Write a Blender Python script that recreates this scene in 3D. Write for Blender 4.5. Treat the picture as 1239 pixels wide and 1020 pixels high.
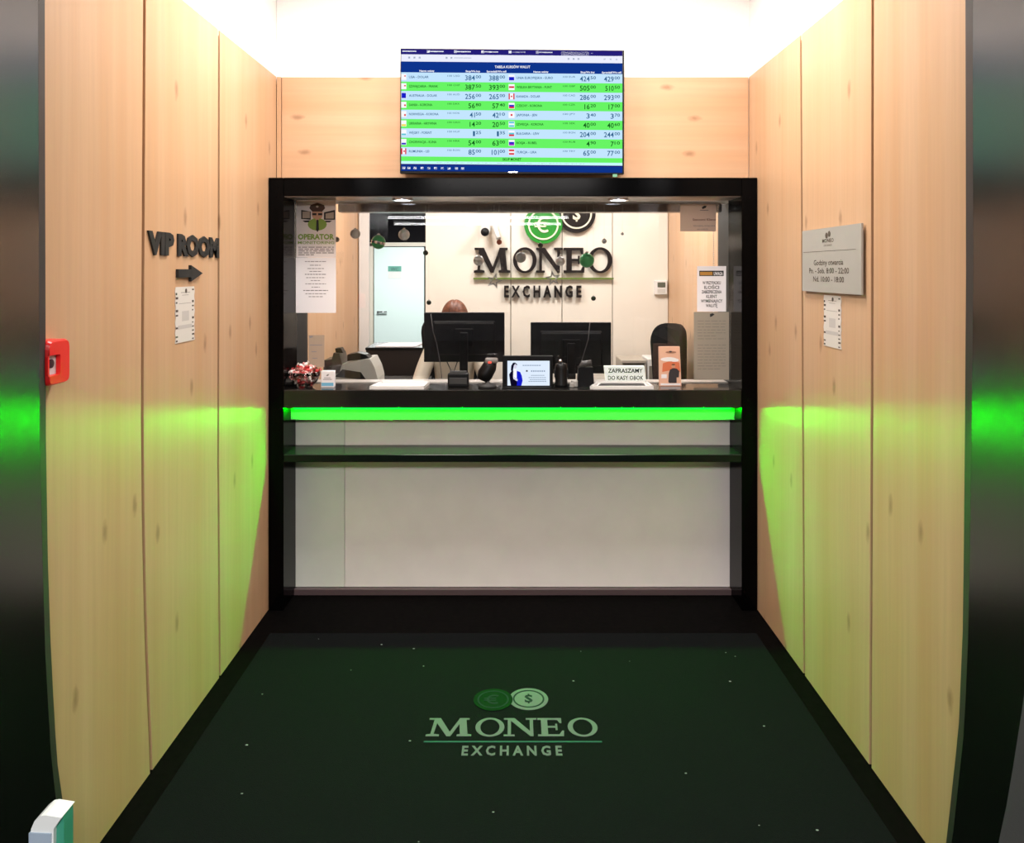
import bpy, bmesh, math, random
from mathutils import Vector, Matrix
random.seed(7)
for o in list(bpy.data.objects): bpy.data.objects.remove(o)
S = bpy.context.scene
C = S.collection

# ------------------------------------------------------------------ camera, world, exposure, large lights
F, CX, CY, EYE = 930.0, 621.0, 328.0, 1.6          # focal length (px of a 1239x1020 frame), axis, eye height
cd = bpy.data.cameras.new('camera'); cam = bpy.data.objects.new('camera', cd); C.objects.link(cam)
cam.location = (0, 0, EYE); cam.rotation_euler = (math.pi/2, 0, 0)
cd.sensor_fit = 'HORIZONTAL'; cd.sensor_width = 36; cd.lens = F/1239*36
cd.shift_x = -(CX-619.5)/1239; cd.shift_y = (CY-510)/1239
S.camera = cam
w = bpy.data.worlds.new('world'); S.world = w; w.use_nodes = True
w.node_tree.nodes['Background'].inputs[0].default_value = (.9, .88, 1, 1)
w.node_tree.nodes['Background'].inputs[1].default_value = .05
S.view_settings.view_transform = 'Standard'; S.view_settings.look = 'None'
S.view_settings.exposure = 0; S.view_settings.gamma = 1; S.view_settings.use_curve_mapping = False

def area(name, loc, sx, sy, power, col=(1, 1, 1), rot=(0, 0, 0), parent=None, spread=math.pi):
    l = bpy.data.lights.new(name, 'AREA'); l.shape = 'RECTANGLE'; l.size = sx; l.size_y = sy
    l.energy = power; l.color = col; l.spread = spread
    o = bpy.data.objects.new(name, l); C.objects.link(o); o.location = loc; o.rotation_euler = rot
    return o
LOBBY_LIGHTS = [(-.55, 2.85), (.55, 2.85)]
for x, y in LOBBY_LIGHTS: area('lobby_light', (x, y, 3.07), .56, .56, 32, (1, .93, .88))
for x in (-.5, .6): area('office_light', (x, 4.75, 2.56), .56, .56, 30, (1, .955, .91))
area('passage_light', (-1.35, 9.3, 2.5), .9, .9, 120, (.97, 1, .97))
area('hall_light', (0, -1.2, 2.61), 1.8, .9, 190, (1, .95, .93))

# ------------------------------------------------------------------ helpers
def fx(px, d): return (px-CX)/F*d
def fz(py, d): return EYE-(py-CY)/F*d
def lin(c):
    if not c: return (0, 0, 0)
    return tuple(((v/255)/12.92 if v/255 <= .04045 else ((v/255+.055)/1.055)**2.4) for v in c)
MATS = {}
def mat(name, col, rough=.5, metal=0, emit=0, trans=0, spec=.5, noise=0, nscale=60, bump=0, coat=0, ior=1.45):
    if name in MATS: return MATS[name]
    m = bpy.data.materials.new(name); m.use_nodes = True; nt = m.node_tree; b = nt.nodes['Principled BSDF']
    b.inputs['Base Color'].default_value = (*col, 1); b.inputs['Roughness'].default_value = rough
    b.inputs['Metallic'].default_value = metal; b.inputs['Specular IOR Level'].default_value = spec
    b.inputs['IOR'].default_value = ior; b.inputs['Coat Weight'].default_value = coat; b.inputs['Coat Roughness'].default_value = .08
    if trans: b.inputs['Transmission Weight'].default_value = trans
    if emit:
        b.inputs['Emission Color'].default_value = (*col, 1); b.inputs['Emission Strength'].default_value = emit
        b.inputs['Base Color'].default_value = (0, 0, 0, 1); b.inputs['Specular IOR Level'].default_value = 0
    if noise or bump:
        tc = nt.nodes.new('ShaderNodeTexCoord'); n = nt.nodes.new('ShaderNodeTexNoise')
        n.inputs['Scale'].default_value = nscale; n.inputs['Detail'].default_value = 4
        nt.links.new(tc.outputs['Object'], n.inputs['Vector'])
        if noise:
            r = nt.nodes.new('ShaderNodeValToRGB'); nt.links.new(n.outputs['Fac'], r.inputs['Fac'])
            r.color_ramp.elements[0].position = .3; r.color_ramp.elements[1].position = .7
            r.color_ramp.elements[0].color = (*[c*(1-noise) for c in col], 1); r.color_ramp.elements[1].color = (*[min(1, c*(1+noise)) for c in col], 1)
            nt.links.new(r.outputs['Color'], b.inputs['Base Color'])
        if bump:
            bp = nt.nodes.new('ShaderNodeBump'); bp.inputs['Strength'].default_value = bump; bp.inputs['Distance'].default_value = .002
            nt.links.new(n.outputs['Fac'], bp.inputs['Height']); nt.links.new(bp.outputs['Normal'], b.inputs['Normal'])
    MATS[name] = m; return m

def wood(name, axis, base, dark):
    """pale knotty laminate; axis = grain direction"""
    m = bpy.data.materials.new(name); m.use_nodes = True; nt = m.node_tree; b = nt.nodes['Principled BSDF']; L = nt.links
    b.inputs['Roughness'].default_value = .42; b.inputs['Specular IOR Level'].default_value = .4
    tc = nt.nodes.new('ShaderNodeTexCoord')
    def mapping(s):
        mp = nt.nodes.new('ShaderNodeMapping'); L.new(tc.outputs['Object'], mp.inputs['Vector']); mp.inputs['Scale'].default_value = s; return mp
    def sc(along, across): return tuple(along if a == axis else across for a in 'xyz')
    def noise(s, det, pos0, pos1):
        n = nt.nodes.new('ShaderNodeTexNoise'); n.inputs['Scale'].default_value = 1; n.inputs['Detail'].default_value = det
        L.new(mapping(s).outputs[0], n.inputs['Vector'])
        r = nt.nodes.new('ShaderNodeMapRange'); r.inputs['From Min'].default_value = pos0; r.inputs['From Max'].default_value = pos1
        L.new(n.outputs['Fac'], r.inputs['Value']); return r.outputs[0]
    broad = noise(sc(.35, 9), 2, .32, .68); fine = noise(sc(2.2, 60), 5, .3, .75)
    vo = nt.nodes.new('ShaderNodeTexVoronoi'); vo.inputs['Scale'].default_value = 1; vo.voronoi_dimensions = '2D'
    L.new(mapping((1, 1, 1)).outputs[0], (sp := nt.nodes.new('ShaderNodeSeparateXYZ')).inputs[0]); cb = nt.nodes.new('ShaderNodeCombineXYZ')
    for src, k, s_ in ((axis.upper(), 0, 2.1), ({'z': 'Y', 'x': 'Z'}[axis], 1, 5.0)):
        mm = nt.nodes.new('ShaderNodeMath'); mm.operation = 'MULTIPLY'; mm.inputs[1].default_value = s_; L.new(sp.outputs[src], mm.inputs[0]); L.new(mm.outputs[0], cb.inputs[k])
    L.new(cb.outputs[0], vo.inputs['Vector'])
    wob = noise(sc(40, 60), 3, 0, 1)
    kd = nt.nodes.new('ShaderNodeMath'); kd.operation = 'MULTIPLY_ADD'; L.new(wob, kd.inputs[0]); kd.inputs[1].default_value = .06; L.new(vo.outputs['Distance'], kd.inputs[2])
    kr = nt.nodes.new('ShaderNodeMapRange'); kr.inputs['From Min'].default_value = .05; kr.inputs['From Max'].default_value = .115
    kr.inputs['To Min'].default_value = 1; kr.inputs['To Max'].default_value = 0; L.new(kd.outputs[0], kr.inputs['Value'])
    sep = nt.nodes.new('ShaderNodeSeparateColor'); L.new(vo.outputs['Color'], sep.inputs[0])
    gt = nt.nodes.new('ShaderNodeMath'); gt.operation = 'GREATER_THAN'; L.new(sep.outputs[0], gt.inputs[0]); gt.inputs[1].default_value = .45
    kk = nt.nodes.new('ShaderNodeMath'); kk.operation = 'MULTIPLY'; L.new(kr.outputs[0], kk.inputs[0]); L.new(gt.outputs[0], kk.inputs[1])
    k2 = nt.nodes.new('ShaderNodeMath'); k2.operation = 'MULTIPLY'; L.new(kk.outputs[0], k2.inputs[0]); k2.inputs[1].default_value = .55
    def mix(fac, a, bcol, famt=None):
        mx = nt.nodes.new('ShaderNodeMix'); mx.data_type = 'RGBA'
        if famt is not None:
            mu = nt.nodes.new('ShaderNodeMath'); mu.operation = 'MULTIPLY'; L.new(fac, mu.inputs[0]); mu.inputs[1].default_value = famt; fac = mu.outputs[0]
        L.new(fac, mx.inputs[0])
        if isinstance(a, tuple): mx.inputs[6].default_value = (*a, 1)
        else: L.new(a, mx.inputs[6])
        mx.inputs[7].default_value = (*bcol, 1); return mx.outputs[2]
    c1 = mix(broad, base, tuple(v*f for v, f in zip(base, (.93, .84, .74))))
    c2 = mix(fine, c1, tuple(v*.72 for v in base), .35)
    c3 = mix(k2.outputs[0], c2, dark)
    L.new(c3, b.inputs['Base Color'])
    return m

BM = bmesh.new
def quad(bm, pts, mi=0):
    f = bm.faces.new([bm.verts.new(p) for p in pts]); f.material_index = mi; return f
def box(bm, x0, x1, y0, y1, z0, z1, bev=0, mi=0, seg=1, M=None):
    t = BM(); bmesh.ops.create_cube(t, size=1)
    for v in t.verts: v.co = Vector(((x0+x1)/2+v.co.x*(x1-x0), (y0+y1)/2+v.co.y*(y1-y0), (z0+z1)/2+v.co.z*(z1-z0)))
    if bev: bmesh.ops.bevel(t, geom=t.edges[:], offset=bev, segments=seg, affect='EDGES', profile=.5)
    merge(bm, t, mi, M)
def merge(bm, t, mi=None, M=None):
    mp = {v: bm.verts.new(M @ v.co if M else v.co) for v in t.verts}
    for f in t.faces:
        try:
            g = bm.faces.new([mp[v] for v in f.verts]); g.material_index = f.material_index if mi is None else mi; g.smooth = f.smooth
        except ValueError: pass
    t.free()
def prism(bm, pts, t0, t1, plane=None, mi=0):
    """polygon pts (a,b) in a plane, solid between heights t0..t1"""
    P = plane or FRONT(0); n = len(pts)
    A = [bm.verts.new(P(a, b, t0)) for a, b in pts]; B = [bm.verts.new(P(a, b, t1)) for a, b in pts]
    fs = [bm.faces.new(A[::-1]), bm.faces.new(B)]
    for i in range(n): fs.append(bm.faces.new([A[i], A[(i+1) % n], B[(i+1) % n], B[i]]))
    for f in fs: f.material_index = mi
def ring(bm, cx, cy, ro, ri, t0, t1, plane, n=48, mi=0, rox=None, rix=None):
    rox = rox or ro; rix = rix or ri
    V = []
    for t in (t0, t1):
        for rx, ry in ((rox, ro), (rix, ri)):
            V.append([bm.verts.new(plane(cx+rx*math.cos(2*math.pi*i/n), cy+ry*math.sin(2*math.pi*i/n), t)) for i in range(n)])
    for i in range(n):
        j = (i+1) % n
        for a, b in ((0, 1), (3, 2), (2, 0), (1, 3)):
            f = bm.faces.new([V[a][i], V[b][i], V[b][j], V[a][j]]); f.material_index = mi
def disc(bm, cx, cy, r, t0, t1, plane, n=40, mi=0):
    prism(bm, [(cx+r*math.cos(2*math.pi*i/n), cy+r*math.sin(2*math.pi*i/n)) for i in range(n)], t0, t1, plane, mi)
def lathe(bm, prof, loc=(0, 0, 0), n=24, mi=0, M=None):
    """prof: (r,z) list"""
    rows = []
    for r, z in prof:
        if r < 1e-6: rows.append([bm.verts.new((M or Matrix()) @ Vector((loc[0], loc[1], loc[2]+z)))])
        else: rows.append([bm.verts.new((M or Matrix()) @ Vector((loc[0]+r*math.cos(2*math.pi*i/n), loc[1]+r*math.sin(2*math.pi*i/n), loc[2]+z))) for i in range(n)])
    for a, b in zip(rows, rows[1:]):
        for i in range(n):
            j = (i+1) % n
            vs = [a[i % len(a)], a[j % len(a)], b[j % len(b)], b[i % len(b)]]
            u = []
            for v in vs:
                if v not in u: u.append(v)
            if len(u) > 2:
                f = bm.faces.new(u); f.material_index = mi; f.smooth = True
def ball(bm, c, r, mi=0, n=20, s=(1, 1, 1)):
    t = BM(); bmesh.ops.create_uvsphere(t, u_segments=n, v_segments=n//2+1, radius=1)
    for v in t.verts: v.co = Vector((c[0]+v.co.x*r*s[0], c[1]+v.co.y*r*s[1], c[2]+v.co.z*r*s[2]))
    for f in t.faces: f.smooth = True
    merge(bm, t, mi)
def tube(bm, pts, r, n=8, mi=0):
    pts = [Vector(p) for p in pts]; rows = []; D = pts[-1]-pts[0]; D = D if D.length > 1e-6 else pts[1]-pts[0]
    ref = min((Vector((1, 0, 0)), Vector((0, 1, 0)), Vector((0, 0, 1))), key=lambda q: abs(q.dot(D)))
    for i, p in enumerate(pts):
        d = (pts[min(i+1, len(pts)-1)]-pts[max(i-1, 0)]).normalized()
        u = d.cross(ref if abs(d.dot(ref)) < .97 else ref.orthogonal()).normalized(); v = d.cross(u)
        rr = r[i] if isinstance(r, (list, tuple)) else r
        rows.append([bm.verts.new(p+(u*math.cos(2*math.pi*k/n)+v*math.sin(2*math.pi*k/n))*rr) for k in range(n)])
    for a, b in zip(rows, rows[1:]):
        for k in range(n):
            f = bm.faces.new([a[k], a[(k+1) % n], b[(k+1) % n], b[k]]); f.material_index = mi; f.smooth = True
    for rw in (rows[0][::-1], rows[-1]): bm.faces.new(rw).material_index = mi

def plane(o, u, v, n):
    o, u, v, n = map(Vector, (o, u, v, n))
    return lambda a, b, c=0: o+u*a+v*b+n*c
def FRONT(d): return plane((0, d, 0), (1, 0, 0), (0, 0, 1), (0, -1, 0))
WL, WR = -1.155, 1.152
LEFT = plane((WL, 0, 0), (0, 1, 0), (0, 0, 1), (1, 0, 0))
RIGHT = plane((WR, 0, 0), (0, -1, 0), (0, 0, 1), (-1, 0, 0))
FLOOR = plane((0, 0, 0), (1, 0, 0), (0, 1, 0), (0, 0, 1))
def rect(bm, P, a0, a1, b0, b1, c=0, th=0, mi=0):
    if th: prism(bm, [(a0, b0), (a1, b0), (a1, b1), (a0, b1)], c, c+th, P, mi)
    else: quad(bm, [P(a0, b0, c), P(a1, b0, c), P(a1, b1, c), P(a0, b1, c)], mi)

_cap = {}
def text_mesh(s, bold=0, ext=0, res=3):
    cu = bpy.data.curves.new('t', 'FONT'); cu.body = s; cu.size = 1; cu.offset = bold; cu.extrude = ext; cu.resolution_u = res
    o = bpy.data.objects.new('t', cu); me = bpy.data.meshes.new_from_object(o)
    bpy.data.objects.remove(o); bpy.data.curves.remove(cu); return me
def cap():
    if 'H' not in _cap:
        me = text_mesh('H'); _cap['H'] = max(v.co.y for v in me.vertices); bpy.data.meshes.remove(me)
    return _cap['H']
def text(bm, P, s, a, b, h, w=None, align='L', bold=0, ext=0, c=.001, mi=0, res=2, bold_b=0):
    """cap height h, optional total width w; baseline at b"""
    me = text_mesh(s, bold, .5 if ext else 0, res)
    if not me.vertices: return
    x0 = min(v.co.x for v in me.vertices); x1 = max(v.co.x for v in me.vertices)
    k = h/cap(); kx = (w/(x1-x0)) if w else k; W = (x1-x0)*kx
    off = {'L': 0, 'C': -W/2, 'R': -W}[align]
    vs = [bm.verts.new(P(a+off+(v.co.x-x0)*kx, b+v.co.y*k, c+(v.co.z+.5)*ext)) for v in me.vertices]
    for p in me.polygons:
        try: bm.faces.new([vs[i] for i in p.vertices]).material_index = mi
        except ValueError: pass
    bpy.data.meshes.remove(me)

def obj(name, bm, mats, parent=None, recalc=False, smooth=False):
    if recalc: bmesh.ops.recalc_face_normals(bm, faces=bm.faces[:])
    me = bpy.data.meshes.new(name); bm.to_mesh(me); bm.free()
    for m in (mats if isinstance(mats, (list, tuple)) else [mats]): me.materials.append(m)
    if smooth:
        for p in me.polygons: p.use_smooth = True
    o = bpy.data.objects.new(name, me); C.objects.link(o)
    if parent:
        o.parent = parent
        if parent.type == 'EMPTY': o.location = -parent.location
    return o
def thing(name, label, cat, loc, group=None):
    o = bpy.data.objects.new(name, None); o.empty_display_size = .05; C.objects.link(o); o.location = loc
    o['label'] = label; o['category'] = cat
    if group: o['group'] = group
    return o
def tag(o, label, cat, group=None):
    o['label'] = label; o['category'] = cat
    if group: o['group'] = group
    return o
def struct(name, bm, m, parent=None, recalc=False, label=None):
    o = obj(name, bm, m, parent, recalc); o['kind'] = 'structure'
    if label: o['label'] = label
    return o
def islands(bm):
    """split a bmesh into separate bmeshes, left to right along creation order"""
    seen = set(); out = []
    for v in bm.verts:
        if v in seen: continue
        st = [v]; comp = []; seen.add(v)
        while st:
            x = st.pop(); comp.append(x)
            for e in x.link_edges:
                y = e.other_vert(x)
                if y not in seen: seen.add(y); st.append(y)
        out.append(comp)
    res = []
    for comp in out:
        t = BM(); mp = {v: t.verts.new(v.co) for v in comp}
        for f in {f for v in comp for f in v.link_faces}:
            t.faces.new([mp[v] for v in f.verts]).material_index = f.material_index
        res.append(t)
    bm.free(); return res

# ------------------------------------------------------------------ materials
WOODB = (.60, .385, .235); WOODD = (.20, .09, .04)
wood_v = wood('wood_vertical', 'z', WOODB, WOODD)
wood_h = wood('wood_horizontal', 'x', (.62, .39, .24), WOODD)
joint = mat('joint_brown', (.09, .04, .015), .8)
white = mat('white_plaster', (.86, .84, .82), .8, noise=.02, nscale=200)
black = mat('black_laminate', (.001, .001, .0012), .14, spec=.06, noise=.3, nscale=90)
blackm = mat('black_matte', (.010, .010, .011), .55, noise=.25, nscale=120)
blackf = mat('floor_black', (.0022, .0018, .0018), .7, spec=.03, noise=.5, nscale=40, bump=.2)
greyp = mat('panel_white', (.86, .80, .79), .35, noise=.03, nscale=7)
greyp_refl = mat('panel_reflection_tint', (.74, .76, .70), .35, noise=.03, nscale=7)  # left panels: a darker grey-green reflection put into the base colour
steel = mat('brushed_steel', (.145, .14, .142), .23, metal=1, noise=.05, nscale=300)
steel_l = mat('light_steel', (.16, .14, .18), .4, metal=.6, noise=.05, nscale=200)
rubber = mat('rubber', (.010, .009, .013), .6)
cream = mat('cream_panel', (.78, .73, .645), .38, noise=.015, nscale=6)
glass = mat('window_glass', (1, 1, 1), 0, trans=1, ior=1.5, spec=.5)
paper = mat('paper_white', (.80, .76, .78), .7)
paperg = mat('paper_beige', (.46, .37, .31), .7)
paperd = mat('paper_grey_beige', (.31, .265, .21), .8)  # grey-beige stock of the large letter sheet
ink = mat('ink_black', (.015, .015, .015), .6)
inkg = mat('ink_grey', (.25, .22, .23), .7)
green = mat('sign_green', (.008, .22, .012), .4)
greenl = mat('line_green', (.10, .17, .012), .4)
signblk = mat('sign_black', (.012, .008, .007), .5, spec=.2)
silver = mat('silver', (.75, .74, .74), .22, metal=1)
chrome = mat('chrome', (.6, .6, .62), .15, metal=1)
white_pl = mat('white_plastic', (.75, .74, .72), .35)
grey_pl = mat('grey_plastic', (.30, .29, .27), .45)
black_pl = mat('black_plastic', (.004, .004, .0045), .4, spec=.25)
desk_m = mat('desk_grey', (.42, .39, .35), .4)

# ================================================================== SETTING
b = BM(); rect(b, FLOOR, -6, 6, -10, 12.2, -.1, .1); floor = struct('floor', b, blackf)

# --- side walls: backing + upper white wall, three boards each
def edge_depth(pts, half, z):
    """depth on a side wall of a joint whose image positions are pts (px,py)"""
    d = 2.5
    for _ in range(12):
        py = CY+(EYE-z)*F/d
        if py <= pts[0][1]: px = pts[0][0]
        elif py >= pts[-1][1]: px = pts[-1][0]
        else:
            for (xa, ya), (xb, yb) in zip(pts, pts[1:]):
                if ya <= py <= yb: px = xa+(xb-xa)*(py-ya)/(yb-ya); break
        d = half*F/abs(px-CX)
    return d
WT = 2.547
ZS = [0.003, .1, .25, .4, .6, .85, 1.15, 1.5, 2.0, WT]
def side_wall(name, sgn, half, joints, y0, y1):
    b = BM(); X = sgn*half
    xs = sorted((X+sgn*.022, X+sgn*.12))
    box(b, xs[0], xs[1], .9, 3.84, 0, WT-.02, mi=1)
    xs = sorted((X+sgn*.006, X+sgn*.12))
    box(b, xs[0], xs[1], .9, 3.84, WT-.02, 3.1, mi=0)
    wl = struct(name, b, [white, joint])
    fn = [lambda z: y0]+[(lambda z, j=j: edge_depth(j, half, z)) for j in joints]+[lambda z: y1]
    for k in range(len(fn)-1):
        b = BM(); g = .009
        lo = [(fn[k](z)+(g if k else 0), z) for z in ZS]; hi = [(fn[k+1](z)-(g if k < len(fn)-2 else 0), z) for z in ZS]
        Pn = plane((X, 0, 0), (0, 1, 0), (0, 0, 1), (-sgn, 0, 0))
        for i in range(len(ZS)-1):
            for t in (0, -.022):
                quad(b, [Pn(*lo[i], t), Pn(*hi[i], t), Pn(*hi[i+1], t), Pn(*lo[i+1], t)])
            for e in (lo, hi): quad(b, [Pn(*e[i], 0), Pn(*e[i+1], 0), Pn(*e[i+1], -.022), Pn(*e[i], -.022)])
        for i in (0, -1): quad(b, [Pn(*lo[i], 0), Pn(*hi[i], 0), Pn(*hi[i], -.022), Pn(*lo[i], -.022)])
        bmesh.ops.remove_doubles(b, verts=b.verts[:], dist=1e-5)
        obj('panel', b, wood_v, wl, recalc=True)
    return wl
wl = side_wall('wall_left', -1, -WL, [[(175, 0), (173, 300), (172, 560), (176, 760), (183, 925)], [(265, 38), (264, 560), (266, 805)]], 1.80, 3.745)
wr = side_wall('wall_right', 1, WR, [[(1056, 0), (1055, 500), (1053, 925)], [(969, 40), (971, 400), (973, 805)]], 1.80, 3.757)

# --- back wall above the counter frame
b = BM(); box(b, -1.16, 1.16, 3.768, 3.84, 1.96, 3.1)
wb = struct('wall_back', b, white)
b = BM(); box(b, -1.13, 1.149, 3.755, 3.768, 2.03, WT); obj('panel', b, wood_h, wb)
b = BM(); box(b, -1.153, -1.133, 3.748, 3.768, 2.03, WT); struct('trim_1', b, wood_v)
b = BM(); box(b, -1.3, 1.3, 1.5, 3.84, 3.1, 3.2); struct('ceiling', b, white)
b = BM(); box(b, -1.28, 1.28, 1.52, 1.74, 2.42, 3.1); struct('wall_front', b, white)
b = BM(); box(b, -6, 6, -10, .9, 2.64, 2.7); struct('ceiling', b, mat('hall_ceiling', (.35, .34, .34), .8))

for i, (x, y) in enumerate(LOBBY_LIGHTS):
    t = thing('ceiling_light', 'square recessed ceiling light nearer the %s wooden wall' % ('left' if i == 0 else 'right'), 'ceiling light', (x, y, 3.1))
    b = BM(); 
    for a0, a1, c0, c1 in ((-.31, .31, -.31, -.28), (-.31, .31, .28, .31), (-.31, -.28, -.28, .28), (.28, .31, -.28, .28)):
        box(b, x+a0, x+a1, y+c0, y+c1, 3.075, 3.1)
    obj('frame', b, white_pl, t)
    b = BM(); box(b, x-.28, x+.28, y-.28, y+.28, 3.085, 3.1); obj('diffuser', b, mat('diffuser', (1, .95, .88), emit=6), t)
t = thing('ceiling_light', 'wide ceiling light panel of the hall just behind the viewer', 'ceiling light', (0, -1.2, 2.64))
b = BM()
for a0, a1, c0, c1 in ((-.95, .95, -.5, -.45), (-.95, .95, .45, .5), (-.95, -.9, -.45, .45), (.9, .95, -.45, .45)): box(b, a0, a1, -1.2+c0, -1.2+c1, 2.615, 2.64)
obj('frame', b, white_pl, t)
b = BM(); box(b, -.9, .9, -1.65, -.75, 2.625, 2.64); obj('diffuser', b, MATS['diffuser'], t)
# small dark sensor under the ceiling
t = thing('smoke_detector', 'small dark detector on the ceiling above the screen', 'detector', (.02, 3.62, 3.1))
b = BM(); lathe(b, [(0, -.045), (.02, -.045), (.045, -.03), (.05, 0)], (.02, 3.62, 3.1)); obj('housing', b, mat('brown_pl', (.25, .16, .1), .5), t)

# --- fluorescent tubes of the hall behind the viewer (they mirror in the counter glass)
tubem = mat('tube_glow', (1, 1, 1), emit=17)
for i, (yy, zz) in enumerate(((-6.0, 2.568), (-8.1, 2.582))):
    for k, (x0, x1) in enumerate(((-2.43, -1.02), (-.96, .98))):
        t = thing('tube_lamp', 'long fluorescent tube lamp in the %s row of the hall, %s one' % (('front', 'rear')[i], ('shorter', 'longer')[k]), 'lamp', ((x0+x1)/2, yy, 2.64))
        for dy, dz in ((-.05, 0), (.05, -.034)):
            b = BM(); tube(b, [(x0, yy+dy, zz+dz), (x1, yy+dy, zz+dz)], .009, 10); obj('tube', b, tubem, t)
        b = BM(); box(b, x0-.02, x1+.02, yy-.08, yy+.08, zz+.03, 2.64); 
        for xx in (x0-.02, x1-.005): box(b, xx, xx+.015, yy-.07, yy+.07, zz-.045, zz+.03)
        obj('housing', b, white_pl, t)

# --- steel door jambs of the entrance, with bowed edges
def jamb(name, sgn, A, B, label, outer=None):
    t = thing(name, label, 'door jamb', (sgn*1.12, 1.6, 0))
    half = 1.10
    za = [0, .1, .2, .3, .38, .46, .56, .7, .9, 1.2, 1.6, 2.4]
    back = sgn*(1.15)
    def solid(ptsA, ptsB, m, nm):
        b = BM(); rows = []
        for (pa, pb) in zip(ptsA, ptsB):
            rows.append([b.verts.new(p) for p in (pa, pb, (back, pb[1], pb[2]), (back, pa[1], pa[2]))])
        for r0, r1 in zip(rows, rows[1:]):
            for i in range(4): b.faces.new([r0[i], r0[(i+1) % 4], r1[(i+1) % 4], r1[i]])
        b.faces.new(rows[0]); b.faces.new(rows[-1])
        obj(nm, b, m, t, recalc=True)
    ea = [(sgn*half, edge_depth(A, half, z), z) for z in za]
    eb = [(sgn*1.125, edge_depth(B, 1.125, z), z) for z in za]
    near = [(sgn*half, .9, z) for z in za]
    solid(near, ea, steel, 'jamb_panel')
    solid([(p[0], p[1]+.0005, p[2]) for p in ea], eb, rubber, 'rubber_seal')
    if outer:
        eo = [(sgn*1.05, edge_depth(outer, 1.05, z), z) for z in za if z < 1.3]
        b = BM(); rows = []
        for p in eo:
            rows.append([b.verts.new(q) for q in ((p[0], .9, p[2]), p, (sgn*1.099, p[1], p[2]), (sgn*1.099, .9, p[2]))])
        for r0, r1 in zip(rows, rows[1:]):
            for i in range(4): b.faces.new([r0[i], r0[(i+1) % 4], r1[(i+1) % 4], r1[i]])
        b.faces.new(rows[0]); b.faces.new(rows[-1])
        obj('guard_plate', b, steel_l, t, recalc=True)
jamb('door_jamb', -1, [(46, 0), (47, 300), (47, 450), (49, 600), (55, 800), (62, 920), (74, 1020), (90, 1120)],
     [(54, 0), (55, 300), (55, 480), (57, 650), (62, 800), (69, 920), (83, 1020), (99, 1120)], 'brushed steel door jamb at the left edge, beside the red alarm box')
jamb('door_jamb', 1, [(1177, 0), (1178, 300), (1175, 600), (1172, 760), (1167, 880), (1152, 1020), (1134, 1120)],
     [(1168, 0), (1169, 300), (1167, 600), (1165, 760), (1160, 880), (1145, 1020), (1127, 1120)], 'brushed steel door jamb at the right edge of the entrance',
     [(1262, 640), (1248, 780), (1238, 850), (1230, 900), (1221, 960), (1208, 1020), (1190, 1120)])

# ================================================================== COUNTER
Y0, YG = 3.62, 3.82
XL, XR = fx(343, Y0), fx(897.5, Y0)
ct = thing('service_counter', 'black framed exchange counter with window opening and white front panels', 'counter', (0, Y0, 0))
for x0, x1 in ((WL+.002, XL), (XR, WR-.002)):
    b = BM(); box(b, x0, x1, Y0, YG+.03, .001, 2.04, .002); obj('column', b, black, ct)
b = BM(); box(b, XL+.0005, XR-.0005, Y0, 3.70, 1.954, 2.04, .002); box(b, XL+.0005, XR-.0005, 3.70, YG+.03, 1.958, 2.04, 0); obj('head_beam', b, [mat('soffit_grey', (.05, .043, .04), .35, spec=.5), black][0:1] if False else black, ct)
b = BM(); box(b, XL+.001, XR-.001, Y0+.012, YG-.016, 1.950, 1.9535); obj('soffit', b, mat('soffit_grey', (.22, .19, .17), .3, metal=.5), ct)
b = BM(); box(b, XL+.0005, XR-.0005, Y0-.002, YG+.03, .954, 1.04, .003); obj('countertop', b, mat('counter_gloss', (.012, .011, .010), .1, spec=.5), ct)
b = BM(); box(b, XL+.0005, XR-.0005, Y0, YG-.003, .700, .735, .002); obj('middle_rail', b, mat('rail_black', (.005, .008, .006), .2, spec=.22), ct)
b = BM(); box(b, XL+.0005, XR-.0005, YG-.03, YG-.003, .001, .03, .001); obj('plinth', b, mat('plinth', (.09, .06, .065), .4), ct)
xs = fx(417, YG)
for z0, z1 in ((.735, .954), (.03, .700)):
    for x0, x1, m in ((XL, xs-.001, greyp_refl), (xs+.001, XR, greyp)):
        b = BM(); box(b, x0, x1, YG, YG+.028, z0, z1, .001); obj('front_panel', b, m, ct)
# window glass
gl = BM(); box(gl, XL, XR, YG, YG+.008, 1.0405, 1.9575); g = struct('window_1', gl, glass)
# LED strip under the countertop
t = thing('led_strip', 'glowing green light strip under the black countertop', 'light strip', (0, 3.725, .954))
b = BM(); box(b, XL+.02, XR-.02, 3.719, 3.733, .9403, .9535); obj('profile', b, chrome, t)
b = BM(); box(b, XL+.02, XR-.02, 3.721, 3.731, .9342, .9402); led = obj('diffuser', b, mat('led_green', (.0, 1, .001), emit=320), t)
b = BM(); box(b, XL+.001, XR-.001, 3.736, 3.740, .877, .9535); obj('reflector', b, mat('reflector_grey', (.26, .28, .26), .6), t)
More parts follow.
